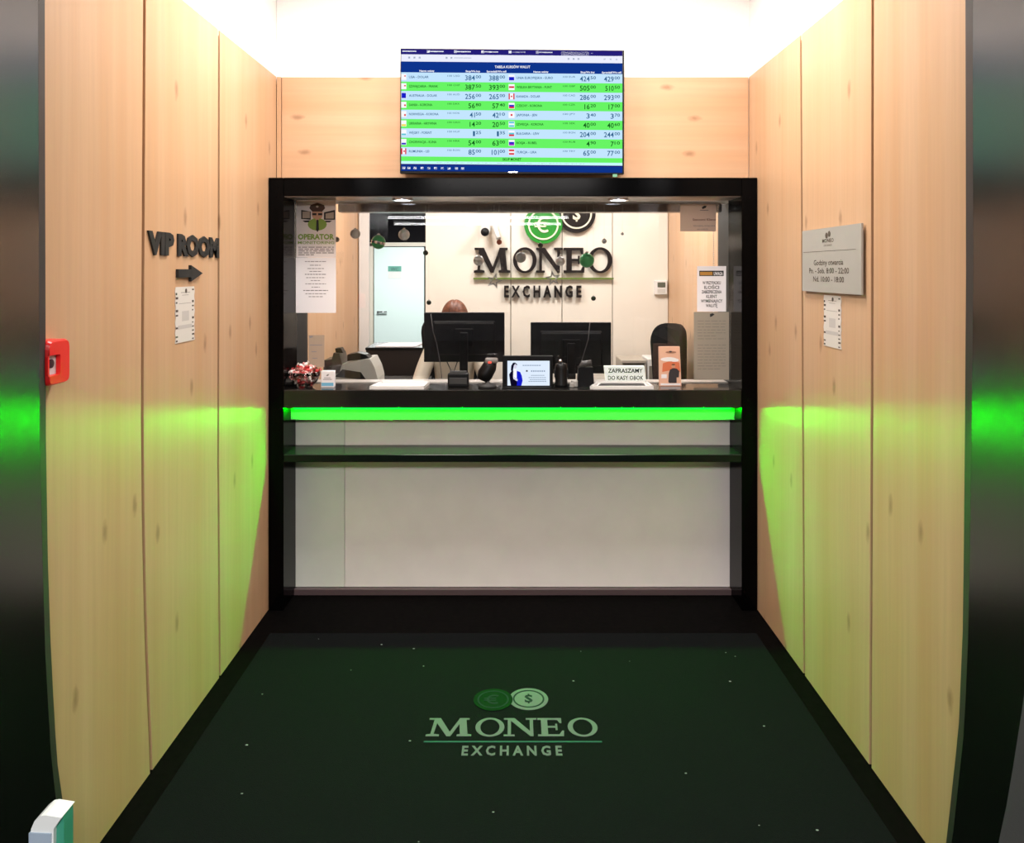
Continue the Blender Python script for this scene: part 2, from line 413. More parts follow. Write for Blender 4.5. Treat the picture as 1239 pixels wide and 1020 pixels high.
# spotlights in the soffit
for i, px in enumerate((487, 748)):
    x = fx(px, 3.72)
    t = thing('spotlight', 'small round spotlight under the head beam above the %s' % ('green bauble' if i == 0 else 'upper right sheet'), 'spotlight', (x, 3.72, 1.95))
    b = BM(); ring(b, x, 3.72, .050, .038, 1.941, 1.9495, FLOOR, 28); obj('bezel', b, chrome, t)
    b = BM(); disc(b, x, 3.72, .0378, 1.945, 1.9494, FLOOR, 24); obj('lens', b, mat('spot_glow', (.85, .93, 1), emit=9), t)
    l = bpy.data.lights.new('spot', 'SPOT'); l.energy = 3.2; l.spot_size = math.radians(95); l.spot_blend = .8; l.color = (.85, .93, 1); l.shadow_soft_size = .03
    lo = bpy.data.objects.new('spot_lamp', l); C.objects.link(lo); lo.parent = t; lo.location = (0, 0, -.012)

# ================================================================== OFFICE ROOM
YB = 5.75
b = BM()
box(b, -1.32, -1.157, 3.855, 4.33, 0, 2.6, mi=1); box(b, -1.32, -1.16, 4.33, YB+.05, 0, 2.6, mi=0)
struct('wall_office_left', b, [wood_v, blackm])
b = BM()
box(b, 1.157, 1.32, 3.855, 4.35, 0, 2.6, mi=1); box(b, 1.16, 1.32, 4.35, YB+.05, 0, 2.6, mi=0)
struct('wall_office_right', b, [wood_v, blackm])
b = BM(); box(b, -1.3, 1.3, 3.85, YB+.1, 2.6, 2.7); struct('ceiling', b, white)
b = BM(); box(b, -1.157, 1.157, 3.86, 3.90, 1.96, 2.6); box(b, -1.157, 1.157, 3.90, 4.20, 1.965, 1.985); struct('wall_header', b, white)
XD0, XD1 = fx(447, YB), fx(515, YB)
b = BM(); box(b, XD1, 1.3, YB+.012, YB+.1, 0, 2.6, mi=1); box(b, -1.3, XD0-.06, YB+.012, YB+.1, 0, 2.6, mi=0); box(b, XD0-.06, XD1, YB+.012, YB+.1, 2.3, 2.6)
wob = struct('wall_office_back', b, [cream, mat('joint_beige', (.25, .22, .18), .7)])
edges = [515, 618, 680, 741, 812]
for i in range(4):
    x0, x1 = fx(edges[i], YB)+(.003 if i else 0), fx(edges[i+1], YB)-.003
    b = BM(); box(b, x0, min(x1, 1.157), YB, YB+.012, .003, 2.595, .0015); obj('panel', b, cream, wob)
b = BM(); box(b, XD0-.075, XD0, YB-.015, YB+.012, .002, 2.595, .002); struct('trim_2', b, white_pl)
# desk inside and its ledge
t = thing('office_desk', 'grey desk with raised ledge running behind the counter glass', 'desk', (0, 4.3, 0))
b = BM(); box(b, -1.15, 1.15, 3.88, 4.56, .71, .74, .002); obj('desktop', b, desk_m, t)
b = BM(); box(b, XL+.002, XR-.002, YG+.032, 3.945, 1.0, 1.045, .002); obj('ledge', b, mat('ledge', (.5, .46, .42), .35), t)
b = BM(); box(b, -1.15, 1.15, 3.862, 3.878, .002, 1.0); obj('back_board', b, desk_m, t)
for x in (-1.1, 1.1): b = BM(); box(b, x-.02, x+.02, 4.0, 4.6, .002, .71); obj('leg', b, desk_m, t)
# roller shade box across the window head
b = BM(); box(b, fx(410, 4.1), fx(872, 4.1), 4.08, 4.16, 1.913, 1.958, .004)
t = thing('roller_shade', 'dark metal roller shade box across the top of the counter window', 'roller shade', (0, 4.1, 1.95))
o = obj('cassette', b, mat('shade_metal', (.16, .13, .11), .22, metal=.85), t)
b = BM()
for k in range(60): ball(b, (fx(863, 4.1), 4.095, 1.90-k*.0115), .0035, n=6)
obj('bead_chain', b, white_pl, t)['kind'] = 'stuff'

# ---------------- passage beyond the doorway
DP = 11.0
b = BM(); box(b, -3.2, .4, DP+.02, DP+.1, 0, 2.6, mi=0)
struct('wall_passage', b, [mat('charcoal_wall', (.004, .0035, .004), .9, spec=.1)])
b = BM(); box(b, -3.2, -3.1, YB+.3, DP, 0, 2.6); box(b, -.3, -.2, YB+.1, DP, 0, 2.6)
struct('wall_passage', b, mat('passage_side', (.25, .25, .25), .8))
b = BM(); box(b, -3.2, .4, YB+.1, DP+.1, 2.6, 2.65); struct('ceiling', b, mat('dark_ceiling', (.01, .01, .012), .9))
t = thing('passage_door', 'pale mint door with a small sign at the end of the passage', 'door', (fx(484, DP), DP, 0))
x0, x1, zt = fx(453, DP), fx(513.5, DP), fz(299, DP)
b = BM(); box(b, x0, x1, DP-.03, DP, .005, zt, .003); obj('door_leaf', b, mat('mint_door', (.74, .86, .83), .4), t)
b = BM(); box(b, x0-.06, x0-.012, DP-.04, DP+.015, .005, zt+.055); box(b, x0-.06, x1+.08, DP-.04, DP+.015, zt+.012, zt+.065); box(b, x1+.02, x1+.08, DP-.04, DP+.015, .005, zt+.06)
obj('frame', b, mat('door_frame', (.7, .62, .52), .5), t)
b = BM(); PF = FRONT(DP-.031); rect(b, PF, fx(470, DP), fx(486, DP), fz(328.5, DP), fz(322, DP), 0, .004, 0); rect(b, PF, fx(470, DP), fx(486, DP), fz(337, DP), fz(328.6, DP), 0, .003, 1)
text(b, PF, 'WC', fx(478, DP), fz(327.5, DP), .045, align='C', c=.005, mi=2)
obj('sign', b, [mat('teal', (.12, .35, .28), .5), white_pl, ink], t)
b = BM(); tube(b, [(x0+.06, DP-.07, 1.02), (x0+.19, DP-.07, 1.02)], .011); tube(b, [(x0+.06, DP-.03, 1.02), (x0+.06, DP-.075, 1.02)], .011); obj('handle', b, chrome, t)

# ================================================================== LOGO
def serif(ch):
    """list of polygons in a box of width w (cap height 1)"""
    if ch == 'M': w = 1.44; return w, [[(.02, 0), (.44, 0), (.44, .09), (.32, .12), (.16, .12), (.02, .09)], [(.16, .1), (.26, .1), (.34, .9), (.22, .9)],
        [(.05, 1), (.42, 1), (.42, .9), (.05, .91)], [(.18, 1), (.42, 1), (.80, .16), (.68, 0)], [(.68, 0), (.80, 0), (1.12, .86), (1.05, 1)],
        [(1.03, 1), (1.36, 1), (1.36, .91), (1.05, .9)], [(1.02, .95), (1.26, .95), (1.34, .1), (1.10, .1)], [(1.0, 0), (1.46, 0), (1.46, .09), (1.34, .12), (1.10, .12), (1.0, .09)]]
    if ch == 'N': w = 1.1; return w, [[(0, 0), (.36, 0), (.36, .09), (.0, .09)], [(.13, .05), (.24, .05), (.24, .95), (.13, .95)], [(0, 1), (.34, 1), (.34, .91), (0, .91)],
        [(.12, 1), (.36, 1), (.98, .12), (.98, 0), (.88, 0)], [(.87, 0), (.98, 0), (.98, .95), (.87, .95)], [(.74, 1), (1.1, 1), (1.1, .91), (.74, .91)]]
    if ch == 'E': w = .88; return w, [[(0, 0), (.86, 0), (.86, .1), (0, .1)], [(.12, .02), (.34, .02), (.34, .98), (.12, .98)], [(0, 1), (.82, 1), (.82, .9), (0, .9)],
        [(.82, 1), (.82, .72), (.76, .72), (.68, .9), (.68, 1)], [(.86, 0), (.88, .3), (.82, .3), (.72, .1), (.72, 0)], [(.3, .56), (.62, .56), (.62, .46), (.3, .46)], [(.6, .68), (.67, .68), (.67, .34), (.6, .34)]]
def logo(root, P, W, u0, v0, z0, ext, m_letter, m_line, m_coin1, m_coin2, m_sym, euro, dollar, r, hk=.18, ex_v=(-.175, -.096), line_v=-.042, ring_cols=None):
    """u0 = centre, v0 = MONEO baseline"""
    spans = [('M', 0, .262), ('O', .286, .456), ('N', .452, .645), ('E', .65, .802), ('O', .826, 1.0)]
    H = hk*W
    for ch, s0, s1 in spans:
        b = BM(); a0 = u0+(s0-.5)*W; wd = (s1-s0)*W
        if ch == 'O':
            ring(b, a0+wd/2, v0+H/2, H*.52, H*.43, z0, z0+ext, P, 40, 0, wd/2, wd/2*.66)
        else:
            w, polys = serif(ch)
            for i, pl in enumerate(polys): prism(b, [(a0+x/w*wd, v0+y*H) for x, y in pl], z0, z0+ext+i*1e-5, P)
        obj('letter', b, m_letter, root, recalc=True)
    b = BM(); rect(b, P, u0-.5*W, u0+.51*W, v0+(line_v-.006)*W, v0+(line_v+.006)*W, z0, ext*.8); obj('underline', b, m_line, root)
    b = BM(); text(b, P, 'EXCHANGE'.replace('', ' ').strip(), u0, v0+ex_v[0]*W, (ex_v[1]-ex_v[0])*W, w=.557*W, align='C', bold=.03, ext=ext, c=z0)
    for t in islands(b): obj('letter', t, m_letter, root)
    for (cu, cv), m1, sym, lift in ((dollar, m_coin2, '$', 0), (euro, m_coin1, '€', ext*.6+.0004)):
        b = BM(); x, y = u0+cu*W, v0+cv*W; R = r*W; zz = z0+lift
        disc(b, x, y, R, zz, zz+ext, P, 48, 0)
        c = obj('coin', b, m1, root)
        b = BM(); ring(b, x, y, R*.80, R*.72, zz+ext, zz+ext*1.25+.0006, P, 48)
        obj('coin_ring', b, m_sym, c)
        b = BM(); t0, t1 = zz+ext, zz+ext*1.25+.0006
        if sym == '$':
            text(b, P, 'S', x, y-R*.30, R*.62, align='C', bold=.03, ext=t1-t0, c=t0)
            rect(b, P, x-R*.045, x+R*.045, y+R*.28, y+R*.44, t0, t1-t0); rect(b, P, x-R*.045, x+R*.045, y-R*.42, y-R*.27, t0, t1-t0)
        else:
            ra, rb, n = R*.42, R*.30, 24; A = [math.radians(55+(305-55)*i/n) for i in range(n+1)]; cx_ = x+R*.06
            prism(b, [(cx_+ra*math.cos(a)*.9, y+ra*math.sin(a)) for a in A]+[(cx_+rb*math.cos(a)*.9, y+rb*math.sin(a)) for a in A[::-1]], t0, t1, P)
            for v0 in (.05, -.13): prism(b, [(x-R*.48, y+R*v0), (x+R*.12, y+R*v0), (x+R*.16, y+R*(v0+.08)), (x-R*.44, y+R*(v0+.08))], t0, t1+1e-5, P)
        obj('symbol', b, m_sym, c)

# wall logo
t = thing('wall_sign', 'raised black shop sign lettering with green and black coins on the cream wall', 'sign', (fx(656, YB), YB, 1.5))
Wm = 167/F*YB
offw = mat('sign_ivory', (.72, .70, .55), .5)
logo(t, FRONT(YB-.004), Wm, fx(656.5, YB), fz(330, YB), .008, .028, signblk, greenl, green, signblk, offw, (.003, .345), (.243, .425), .137)

# ================================================================== BAUBLES in the window
YH = 3.97
def bauble(px, py, r, m, label, d=YH, group=None, extra=None):
    x, z, R = fx(px, d), fz(py, d), r/F*d
    t = thing('bauble', label, 'bauble', (x, d, z+R), group)
    b = BM(); ball(b, (x, d, z), R, n=24); obj('ball', b, m, t)
    b = BM(); lathe(b, [(0, R*.95), (R*.22, R*.95), (R*.22, R*1.2), (0, R*1.2)], (x, d, z), 12); obj('cap', b, silver, t)
    b = BM(); tube(b, [(x, d, z+R*1.15), (x, d, 1.964)], .0003, 5); obj('thread', b, mat('thread', (.25, .24, .23), .6), t)
    if extra: extra(t, x, d, z, R)
gr_b = mat('bauble_green', (.05, .33, .10), .28, metal=.1); si_b = mat('bauble_silver', (.62, .61, .60), .3, metal=.35)
gl_b = mat('bauble_glitter', (.38, .38, .36), .5, metal=.2, noise=.6, nscale=900); dk_b = mat('bauble_dark', (.035, .045, .025), .3, metal=.3)
cu_b = mat('bauble_copper', (.42, .12, .07), .35, metal=.5)
def band(t, x, d, z, R):
    b = BM(); lathe(b, [(R*1.012*math.cos(a), R*1.012*math.sin(a)) for a in (-.25, -.12, 0, .1)], (x, d, z), 28, M=Matrix.Translation((x, d, z)) @ Matrix.Rotation(.2, 4, 'Y') @ Matrix.Translation((-x, -d, -z)))
    obj('stripe', b, silver, t)
bauble(430, 283, 6, gl_b, 'grey glittery bauble farthest left, beside the operator poster')
bauble(458, 293, 8.5, gr_b, 'green striped bauble hanging before the dark doorway', extra=band)
bauble(489, 284, 6.8, si_b, 'silver bauble on a long thread before the dark doorway')
bauble(515, 306, 3.2, dk_b, 'small dark bauble at the upper right corner of the mint door')
bauble(519, 366, 3, dk_b, 'small dark bauble just left of the seated clerk')
bauble(579, 315, 6.3, si_b, 'silver bauble over the letter M of the wall sign')
bauble(604, 293, 3.2, cu_b, 'small copper bauble beside the ceiling camera')
bauble(630, 311.5, 6.5, gl_b, 'grey glittery bauble over the first letter O')
bauble(654, 297, 3.2, dk_b, 'small dark bauble under the green euro coin')
bauble(678, 316, 5.8, si_b, 'silver bauble over the letter N of the wall sign')
bauble(710, 315, 9, gr_b, 'plain green bauble over the last letters of the wall sign')
bauble(718, 361, 3, dk_b, 'small dark bauble below the wall sign, above the right monitor')
bauble(731, 292, 3, si_b, 'small silver bauble above the last letter O')
bauble(753, 283, 1.8, si_b, 'tiny silver bauble right of the black coin')
bauble(408, 290, 3, dk_b, 'small dark bauble at the right edge of the operator poster')
for px, py, rot, lab in ((598, 340, .25, 'silver star ornament under the letter M'), (669, 337, -.15, 'silver star ornament under the letter N')):
    x, z = fx(px, YH), fz(py, YH); P = FRONT(YH); Ro = 10/F*YH
    def star(k): return [(x+(Ro if i % 2 == 0 else Ro*.42)*k*math.sin(rot+i*math.pi/5), z+(Ro if i % 2 == 0 else Ro*.42)*k*math.cos(rot+i*math.pi/5)) for i in range(10)]
    t = thing('star_ornament', lab, 'ornament', (x, YH, z))
    b = BM(); A, Bq = star(1), star(.55)
    for i in range(10):
        j = (i+1) % 10; prism(b, [A[i], A[j], Bq[j], Bq[i]], 0, .006, P)
    obj('star', b, gl_b, t)
    b = BM(); tube(b, [(x, YH, z+Ro*.9), (x, YH, 1.964)], .0003, 5); obj('thread', b, MATS['thread'], t)
# security camera on the back wall
d = 5.6; x, z = fx(587, d), fz(281, d)
t = thing('security_camera', 'white security camera with black lens above the letter M', 'camera', (x, YB, z))
b = BM(); box(b, x-.035, x+.035, YB-.06, YB-.001, z+.01, z+.10, .008); tube(b, [(x, YB-.05, z+.04), (x, d-.01, z+.01)], [.03, .036], 16); obj('body', b, white_pl, t)
b = BM(); ball(b, (x, d-.03, z), .031, n=20, s=(1, .7, 1)); obj('lens', b, black_pl, t)
t = thing('wall_sensor', 'white tubular sensor slanting on the cream wall beside the camera', 'sensor', (fx(601, YB), YB, fz(278, YB)))
b = BM(); tube(b, [(fx(598, 5.7), 5.72, fz(272, 5.7)), (fx(603.5, 5.7), 5.66, fz(289, 5.7))], .018, 14); obj('body', b, white_pl, t)
# thermostat
t = thing('thermostat', 'white wall keypad with a grey display on the cream wall', 'thermostat', (fx(798, YB), YB, fz(348, YB)))
b = BM(); box(b, fx(791, YB), fx(806.5, YB), YB-.03, YB-.001, fz(356.5, YB), fz(339, YB), .004); obj('housing', b, white_pl, t)
b = BM(); rect(b, FRONT(YB-.0305), fx(794.5, YB), fx(804, YB), fz(347.5, YB), fz(341.5, YB), 0, .002); obj('display', b, mat('lcd', (.12, .13, .10), .3), t)
b = BM(); rect(b, FRONT(YB-.0305), fx(794.5, YB), fx(804, YB), fz(354.5, YB), fz(349.5, YB), 0, .001); obj('cover', b, mat('cover_grey', (.6, .58, .54), .4), t)

# ================================================================== OFFICE FURNITURE
def monitor(px0, px1, py0, py1, d, label, cable):
    x0, x1, z0, z1 = fx(px0, d), fx(px1, d), fz(py1, d), fz(py0, d); xm = (x0+x1)/2
    t = thing('monitor', label, 'monitor', (xm, d+.05, .74))
    b = BM(); box(b, x0, x1, d, d+.018, z0, z1, .004, seg=2)
    box(b, x0+.05, x1-.05, d-.02, d, z0+.04, z1-.045, .008); obj('casing', b, black_pl, t)
    b = BM(); box(b, x0+.012, x1-.012, d+.0181, d+.02, z0+.015, z1-.012); obj('screen', b, mat('lcd_on', (.35, .4, .5), emit=.5), t)
    b = BM(); box(b, xm-.05, xm+.05, d-.035, d-.021, (z0+z1)/2-.05, (z0+z1)/2+.05, .004); box(b, xm-.022, xm+.022, d-.055, d-.033, .752, (z0+z1)/2+.03, .003); obj('neck', b, black_pl, t)
    b = BM(); box(b, xm-.12, xm+.12, d-.12, d+.07, .7402, .752, .004); obj('base', b, black_pl, t)
    b = BM(); box(b, x0+.06, x1-.06, d-.0225, d-.020, z1-.062, z1-.055); obj('vent', b, mat('vent_grey', (.06, .06, .065), .3), t)
    b = BM(); tube(b, [(fx(p, d-.04), d-.03, fz(q, d-.04)) for p, q in cable], .0022, 6); obj('cable', b, mat('cable_grey', (.14, .13, .13), .5), t)
monitor(513, 610.5, 378, 438, 4.22, 'black monitor seen from behind, in front of the clerk', [(521, 380), (524, 402), (528, 415), (532, 437), (536, 470)])
monitor(642, 739.5, 390, 452, 4.20, 'black monitor seen from behind, below the wall sign', [(714, 390), (712, 410), (706, 430), (699, 452), (699, 475)])

# customer display
d = 3.69; t = thing('customer_display', 'small black display showing a woman in a blue jacket', 'display', (fx(638, d), d, 1.04))
b = BM(); box(b, fx(608, d), fx(669, d), d, d+.02, 1.0405, fz(430.5, d), .003); box(b, fx(610, d), fx(667, d), d-.02, d+.05, 1.0405, 1.046, .001); obj('casing', b, black_pl, t)
E = lambda n, c, s=1: mat('glow_'+n, lin(c), emit=s)
sx0, sx1, sz0, sz1 = fx(614, d), fx(665, d), fz(466.5, d), fz(436.5, d)
P = FRONT(d-.0005); b = BM(); rect(b, P, sx0, sx1, sz0, sz1, 0, .001); sc = obj('screen', b, E('paleblue', (225, 238, 255)), t)
def q(u, v): return (sx0+(sx1-sx0)*u, sz0+(sz1-sz0)*v)
def poly(b, pts, c, mi=0): quadn = [P(*q(*p), c) for p in pts]; f = b.faces.new([b.verts.new(p) for p in quadn]); f.material_index = mi
b = BM()
poly(b, [(.08, 0), (.06, .2), (.04, .45), (.1, .6), (.14, .6), (.14, .3), (.16, 0)], .0012, 0)
poly(b, [(.22, 0), (.2, .1), (.22, .35), (.22, .6), (.3, .55), (.34, .4), (.36, .2), (.33, 0)], .0012, 1)
poly(b, [(.13, .3), (.14, .6), (.17, .68), (.2, .68), (.22, .6), (.22, .3), (.18, .25)], .0012, 2)
poly(b, [(.14, .25), (.13, 0), (.22, 0), (.23, .12), (.2, .28)], .0014, 0)
poly(b, [(.08, .6), (.09, .8), (.13, .92), (.18, .93), (.23, .86), (.23, .82), (.18, .88), (.15, .8), (.13, .6)], .0016, 0)
poly(b, [(.15, .72), (.15, .82), (.18, .89), (.22, .84), (.225, .74), (.19, .68)], .0013, 3)
poly(b, [(.14, .28), (.2, .2), (.24, .18), (.24, .26), (.16, .36)], .0017, 3)
obj('picture', b, [E('navy', (12, 8, 35)), E('blue', (20, 30, 200)), E('white', (250, 250, 255)), E('skin', (215, 215, 235))], sc)
b = BM(); 
for v, u0, u1, h in ((.8, .36, .8, .015), (.4, .56, .88, .012), (.31, .5, .92, .012), (.23, .53, .92, .012), (.16, .5, .93, .012)):
    for i in range(8):
        a0 = u0+(u1-u0)*i/8; poly(b, [(a0, v), (a0+(u1-u0)/8*.8, v), (a0+(u1-u0)/8*.8, v+h*2), (a0, v+h*2)], .0014, 0)
poly(b, [(.44, .56), (.48, .56), (.48, .62), (.44, .62)], .0014, 1)
for i in range(7): poly(b, [(.56+i*.05, .56), (.59+i*.05, .56), (.59+i*.05, .61), (.56+i*.05, .61)], .0014, 0)
obj('caption', b, [E('bluegrey', (110, 135, 165)), E('navy', 0)], sc)

def group_box(*a): pass
# hand scanner on stand
d = 3.725; x = fx(590, d)
t = thing('barcode_scanner', 'black hand scanner with a red light on a stand', 'scanner', (x, d, 1.04))
b = BM(); lathe(b, [(0, 0), (.045, 0), (.042, .012), (.012, .02), (.009, .03), (0, .03)], (x, d-.02, 1.0405), 20); obj('base', b, mat('scan_grey', (.03, .03, .03), .6), t)
b = BM(); tube(b, [(x-.025, d-.01, 1.07), (x-.012, d-.005, 1.10), (x+.008, d, 1.135), (x+.018, d+.0, 1.165)], [.030, .038, .036, .028], 14); obj('handle', b, black_pl, t)
b = BM(); box(b, x-.012, x+.05, d-.03, d+.03, 1.155, 1.178, .007, seg=2); obj('head', b, mat('scan_head', (.16, .14, .13), .4), t)
b = BM(); box(b, x+.005, x+.018, d-.034, d-.029, 1.157, 1.165); obj('light', b, mat('red_glow', (1, .05, .03), emit=3), t)
# black card reader box
d = 3.70
t = thing('card_reader', 'low black box standing in front of the left monitor', 'card reader', (fx(554, d), d, 1.04))
b = BM(); x0, x1 = fx(541.5, d), fx(567, d); box(b, x0, x1, d, d+.05, 1.0405, fz(452, d), .006, seg=2); obj('casing', b, black_pl, t)
b = BM(); box(b, x0+.008, x1-.008, d-.003, d-.0002, 1.056, fz(454, d)-.012, .001); obj('keypad', b, mat('keypad', (.03, .03, .03), .6), t)
b = BM(); box(b, x0+.01, x1-.01, d+.01, d+.016, fz(452, d)-.003, fz(452, d)+.012, .002); obj('slot', b, mat('slotg', (.05, .05, .05), .4), t)
# webcam / terminal
d = 3.73; x = fx(676, d)+.012
t = thing('card_terminal', 'black upright card terminal with chrome tip beside the small display', 'card terminal', (x, d, 1.04))
b = BM(); lathe(b, [(0, 0), (.034, 0), (.033, .012), (.03, .02), (.03, .09), (.027, .11), (0, .118)], (x, d, 1.0405), 20); obj('body', b, black_pl, t)
b = BM(); ball(b, (x-.004, d-.004, 1.163), .010, n=12); obj('tip', b, chrome, t)
b = BM(); 
for dx in (-.031, .031): b = BM(); box(b, x+dx-.003, x+dx+.003, d-.012, d-.004, 1.085, 1.125, .001); obj('side_strip', b, chrome, t)
d = 3.715; x0, x1 = fx(698.5, d), fx(719, d)
t = thing('desk_phone', 'black phone cradle with silver tip left of the lettered sign', 'phone', ((x0+x1)/2, d, 1.04))
b = BM(); prism(b, [(x0, 1.0406), (x1, 1.0406), (x1-.006, 1.135), (x0+.006, 1.135)], -.05, .0, FRONT(d)); obj('cradle', b, black_pl, t, recalc=True)
b = BM(); tube(b, [(x0+.01, d+.02, 1.12), (x0+.03, d+.01, 1.15), (x0+.07, d+.01, 1.158)], [.012, .016, .013], 12); obj('handset', b, mat('phone_grey', (.05, .05, .05), .25), t)
b = BM(); box(b, fx(691, d), fx(699, d), d-.01, d+.02, 1.0406, 1.072, .003); box(b, fx(689, d), fx(694, d), d-.02, d-.01, 1.0406, 1.062, .002); obj('plug_block', b, grey_pl, t)

# lettered sign
d = 3.88
t = thing('lightbox_sign', 'small white letter board reading ZAPRASZAMY DO KASY OBOK', 'sign', (fx(756, d), d, 1.045))
P = FRONT(d); b = BM()
prism(b, [(fx(733, d), 1.046), (fx(781.5, d), 1.046), (fx(779.5, d), fz(443, d)), (fx(731, d), fz(443, d))], -.03, 0, P); obj('board', b, mat('lightbox_face', (.85, .87, .80), .4), t, recalc=True); lb = MATS['lightbox_face'].node_tree.nodes['Principled BSDF']; lb.inputs['Emission Color'].default_value = (.9, 1, .9, 1); lb.inputs['Emission Strength'].default_value = .38
b = BM(); text(b, P, 'ZAPRASZAMY', fx(735.5, d), fz(450.8, d), .0205, w=42/F*d, bold=.022, c=.001)
text(b, P, 'DO KASY OBOK', fx(735.5, d), fz(459.5, d), .0205, w=43/F*d, bold=.022, c=.001); obj('lettering', b, ink, t)
# money trays on the counter
def tray(px0, px1, pt0, pt1, label, inner, lab2=None):
    zc = 1.0402
    y1 = (EYE-zc)*F/(pt0[1]-CY); y0 = max((EYE-zc)*F/(pt1[1]-CY), 3.645); y1 = min(y1, 3.812)
    xa0, xa1 = fx(px0[0], y1), fx(px0[1], y1); xb0, xb1 = fx(px1[0], y0), fx(px1[1], y0)
    t = thing('money_tray', label, 'tray', ((xa0+xa1)/2, y0, zc))
    b = BM(); prism(b, [(xb0, y0), (xb1, y0), (xa1, y1), (xa0, y1)], zc, zc+.004, FLOOR, 0)
    r = .012
    for (p, qq) in (((xb0, y0), (xb1, y0)), ((xb1, y0), (xa1, y1)), ((xa1, y1), (xa0, y1)), ((xa0, y1), (xb0, y0))):
        dv = (Vector(qq)-Vector(p)).normalized(); n = Vector((-dv.y, dv.x))*r
        prism(b, [p, qq, (qq[0]+n.x, qq[1]+n.y), (p[0]+n.x, p[1]+n.y)], zc+.004, zc+.014, FLOOR, 0)
    obj('rim', b, white_pl, t, recalc=True)
    b = BM(); prism(b, [(xb0+.03, y0+.016), (xb1-.03, y0+.016), (xa1-.02, y1-.016), (xa0+.02, y1-.016)], zc+.0042, zc+.006, FLOOR); obj('mat', b, inner, t)
tray((460, 520), (447, 513), (0, 463), (0, 473), 'white money tray with pale insert on the left of the counter', white_pl)
tray((722, 783), (714, 791), (0, 463.5), (0, 472.5), 'white money tray with black insert in front of the letter board', black_pl)

# leaflet stand
d = 3.74; P = FRONT(d)
t = thing('leaflet_stand', 'orange leaflet stand with a man in dark clothes on the counter', 'leaflet', (fx(811, d), d, 1.04))
b = BM(); x0, x1, z0, z1 = fx(798, d), fx(824.5, d), 1.0405, fz(419.5, d)
prism(b, [(x0, z0), (x1, z0), (x1-.008, z1), (x0-.002, z1)], -.02, 0, P); obj('stack', b, mat('leaflet_peach', (.72, .42, .30), .5), t, recalc=True)
b = BM()
def q2(u, v): return (x0+(x1-x0)*u, z0+(z1-z0)*v)
def pl(pts, c, mi): 
    f = b.faces.new([b.verts.new(P(*q2(*p), c)) for p in pts]); f.material_index = mi
def ell(cx, cy, rx, ry, n=14): return [(cx+rx*math.cos(2*math.pi*i/n), cy+ry*math.sin(2*math.pi*i/n)) for i in range(n)]
pl([(.12, .36), (.5, .4), (.95, .36), (.9, .6), (.5, .64), (.15, .58)], .0006, 0)
pl(ell(.42, .68, .38, .055), .0008, 1); pl(ell(.68, .66, .2, .045), .0009, 1)
pl(ell(.52, .86, .25, .03), .0008, 5); pl(ell(.5, .875, .07, .02), .0011, 2)
pl([(.4, .1), (.42, .33), (.48, .42), (.62, .46), (.8, .44), (.9, .38), (.88, .22), (.78, .22), (.78, .08), (.45, .08)], .0010, 2)
pl(ell(.63, .5, .09, .045), .0012, 3); pl(ell(.63, .545, .085, .018), .0014, 4)
pl([(.05, .02), (.95, .02), (.95, .07), (.05, .07)], .0008, 1); pl([(.08, .2), (.33, .2), (.33, .3), (.08, .3)], .0008, 1)
obj('print', b, [mat('orange', (.62, .16, .07), .5), paper, mat('dark_cloth', (.03, .025, .03), .6), mat('skin_print', (.55, .27, .17), .6), mat('hair_print', (.12, .05, .02), .6), mat('tan_print', (.35, .17, .11), .6)], t)
# small card box
d = 3.70
t = thing('card_box', 'small white and blue card box beside the bowl of sweets', 'box', (fx(396, d), d, 1.04))
b = BM(); box(b, fx(388.5, d), fx(404, d), d, d+.035, 1.0405, fz(449, d), .001, mi=0); obj('box', b, paper, t)
b = BM(); P = FRONT(d); rect(b, P, fx(389, d), fx(403.5, d), 1.047, fz(463, d), .0006, 0, 0); rect(b, P, fx(391, d), fx(401.5, d), fz(459.5, d), fz(458.6, d), .0006, 0, 1); rect(b, P, fx(392, d), fx(400, d), fz(457.5, d), fz(456.8, d), .0006, 0, 1)
prism(b, [(fx(394.5, d), fz(455, d)), (fx(397, d), fz(455, d)), (fx(398.5, d), fz(452.5, d)), (fx(396, d), fz(452.8, d))], .0003, .0007, P, 1); obj('print', b, [mat('sky_blue', (.15, .42, .60), .5), inkg], t)

# bowl of sweets
d = 3.712; bx, bz = fx(368.8, d), 1.0405
t = thing('glass_bowl', 'small clear glass bowl filled with wrapped sweets on the counter', 'bowl', (bx, d, bz))
b = BM(); lathe(b, [(0, .0), (.034, .0), (.036, .006), (.056, .022), (.070, .05), (.075, .075), (.072, .075), (.067, .05), (.053, .026), (.03, .01), (0, .009)], (bx, d, bz), 32)
obj('bowl', b, glass, t)
cm = [mat('candy_red', (.5, .04, .04), .3), mat('candy_pink', (.72, .30, .28), .3), mat('candy_white', (.85, .78, .74), .3), mat('candy_brown', (.20, .07, .05), .3)]
cn = ['red', 'pink', 'white', 'brown']
def candy_mesh(m, name):
    b = BM(); ball(b, (0, 0, 0), .0095, n=8, s=(1.3, 1, .8))
    for s in (-1, 1):
        lathe(b, [(.002, 0), (.0075, .009)], (0, 0, 0), 6, M=Matrix.Translation((s*.011, 0, 0)) @ Matrix.Rotation(s*math.pi/2, 4, 'Y'))
    me = bpy.data.meshes.new(name); b.to_mesh(me); b.free(); me.materials.append(m); return me
cmesh = [candy_mesh(m, 'candy') for m in cm]
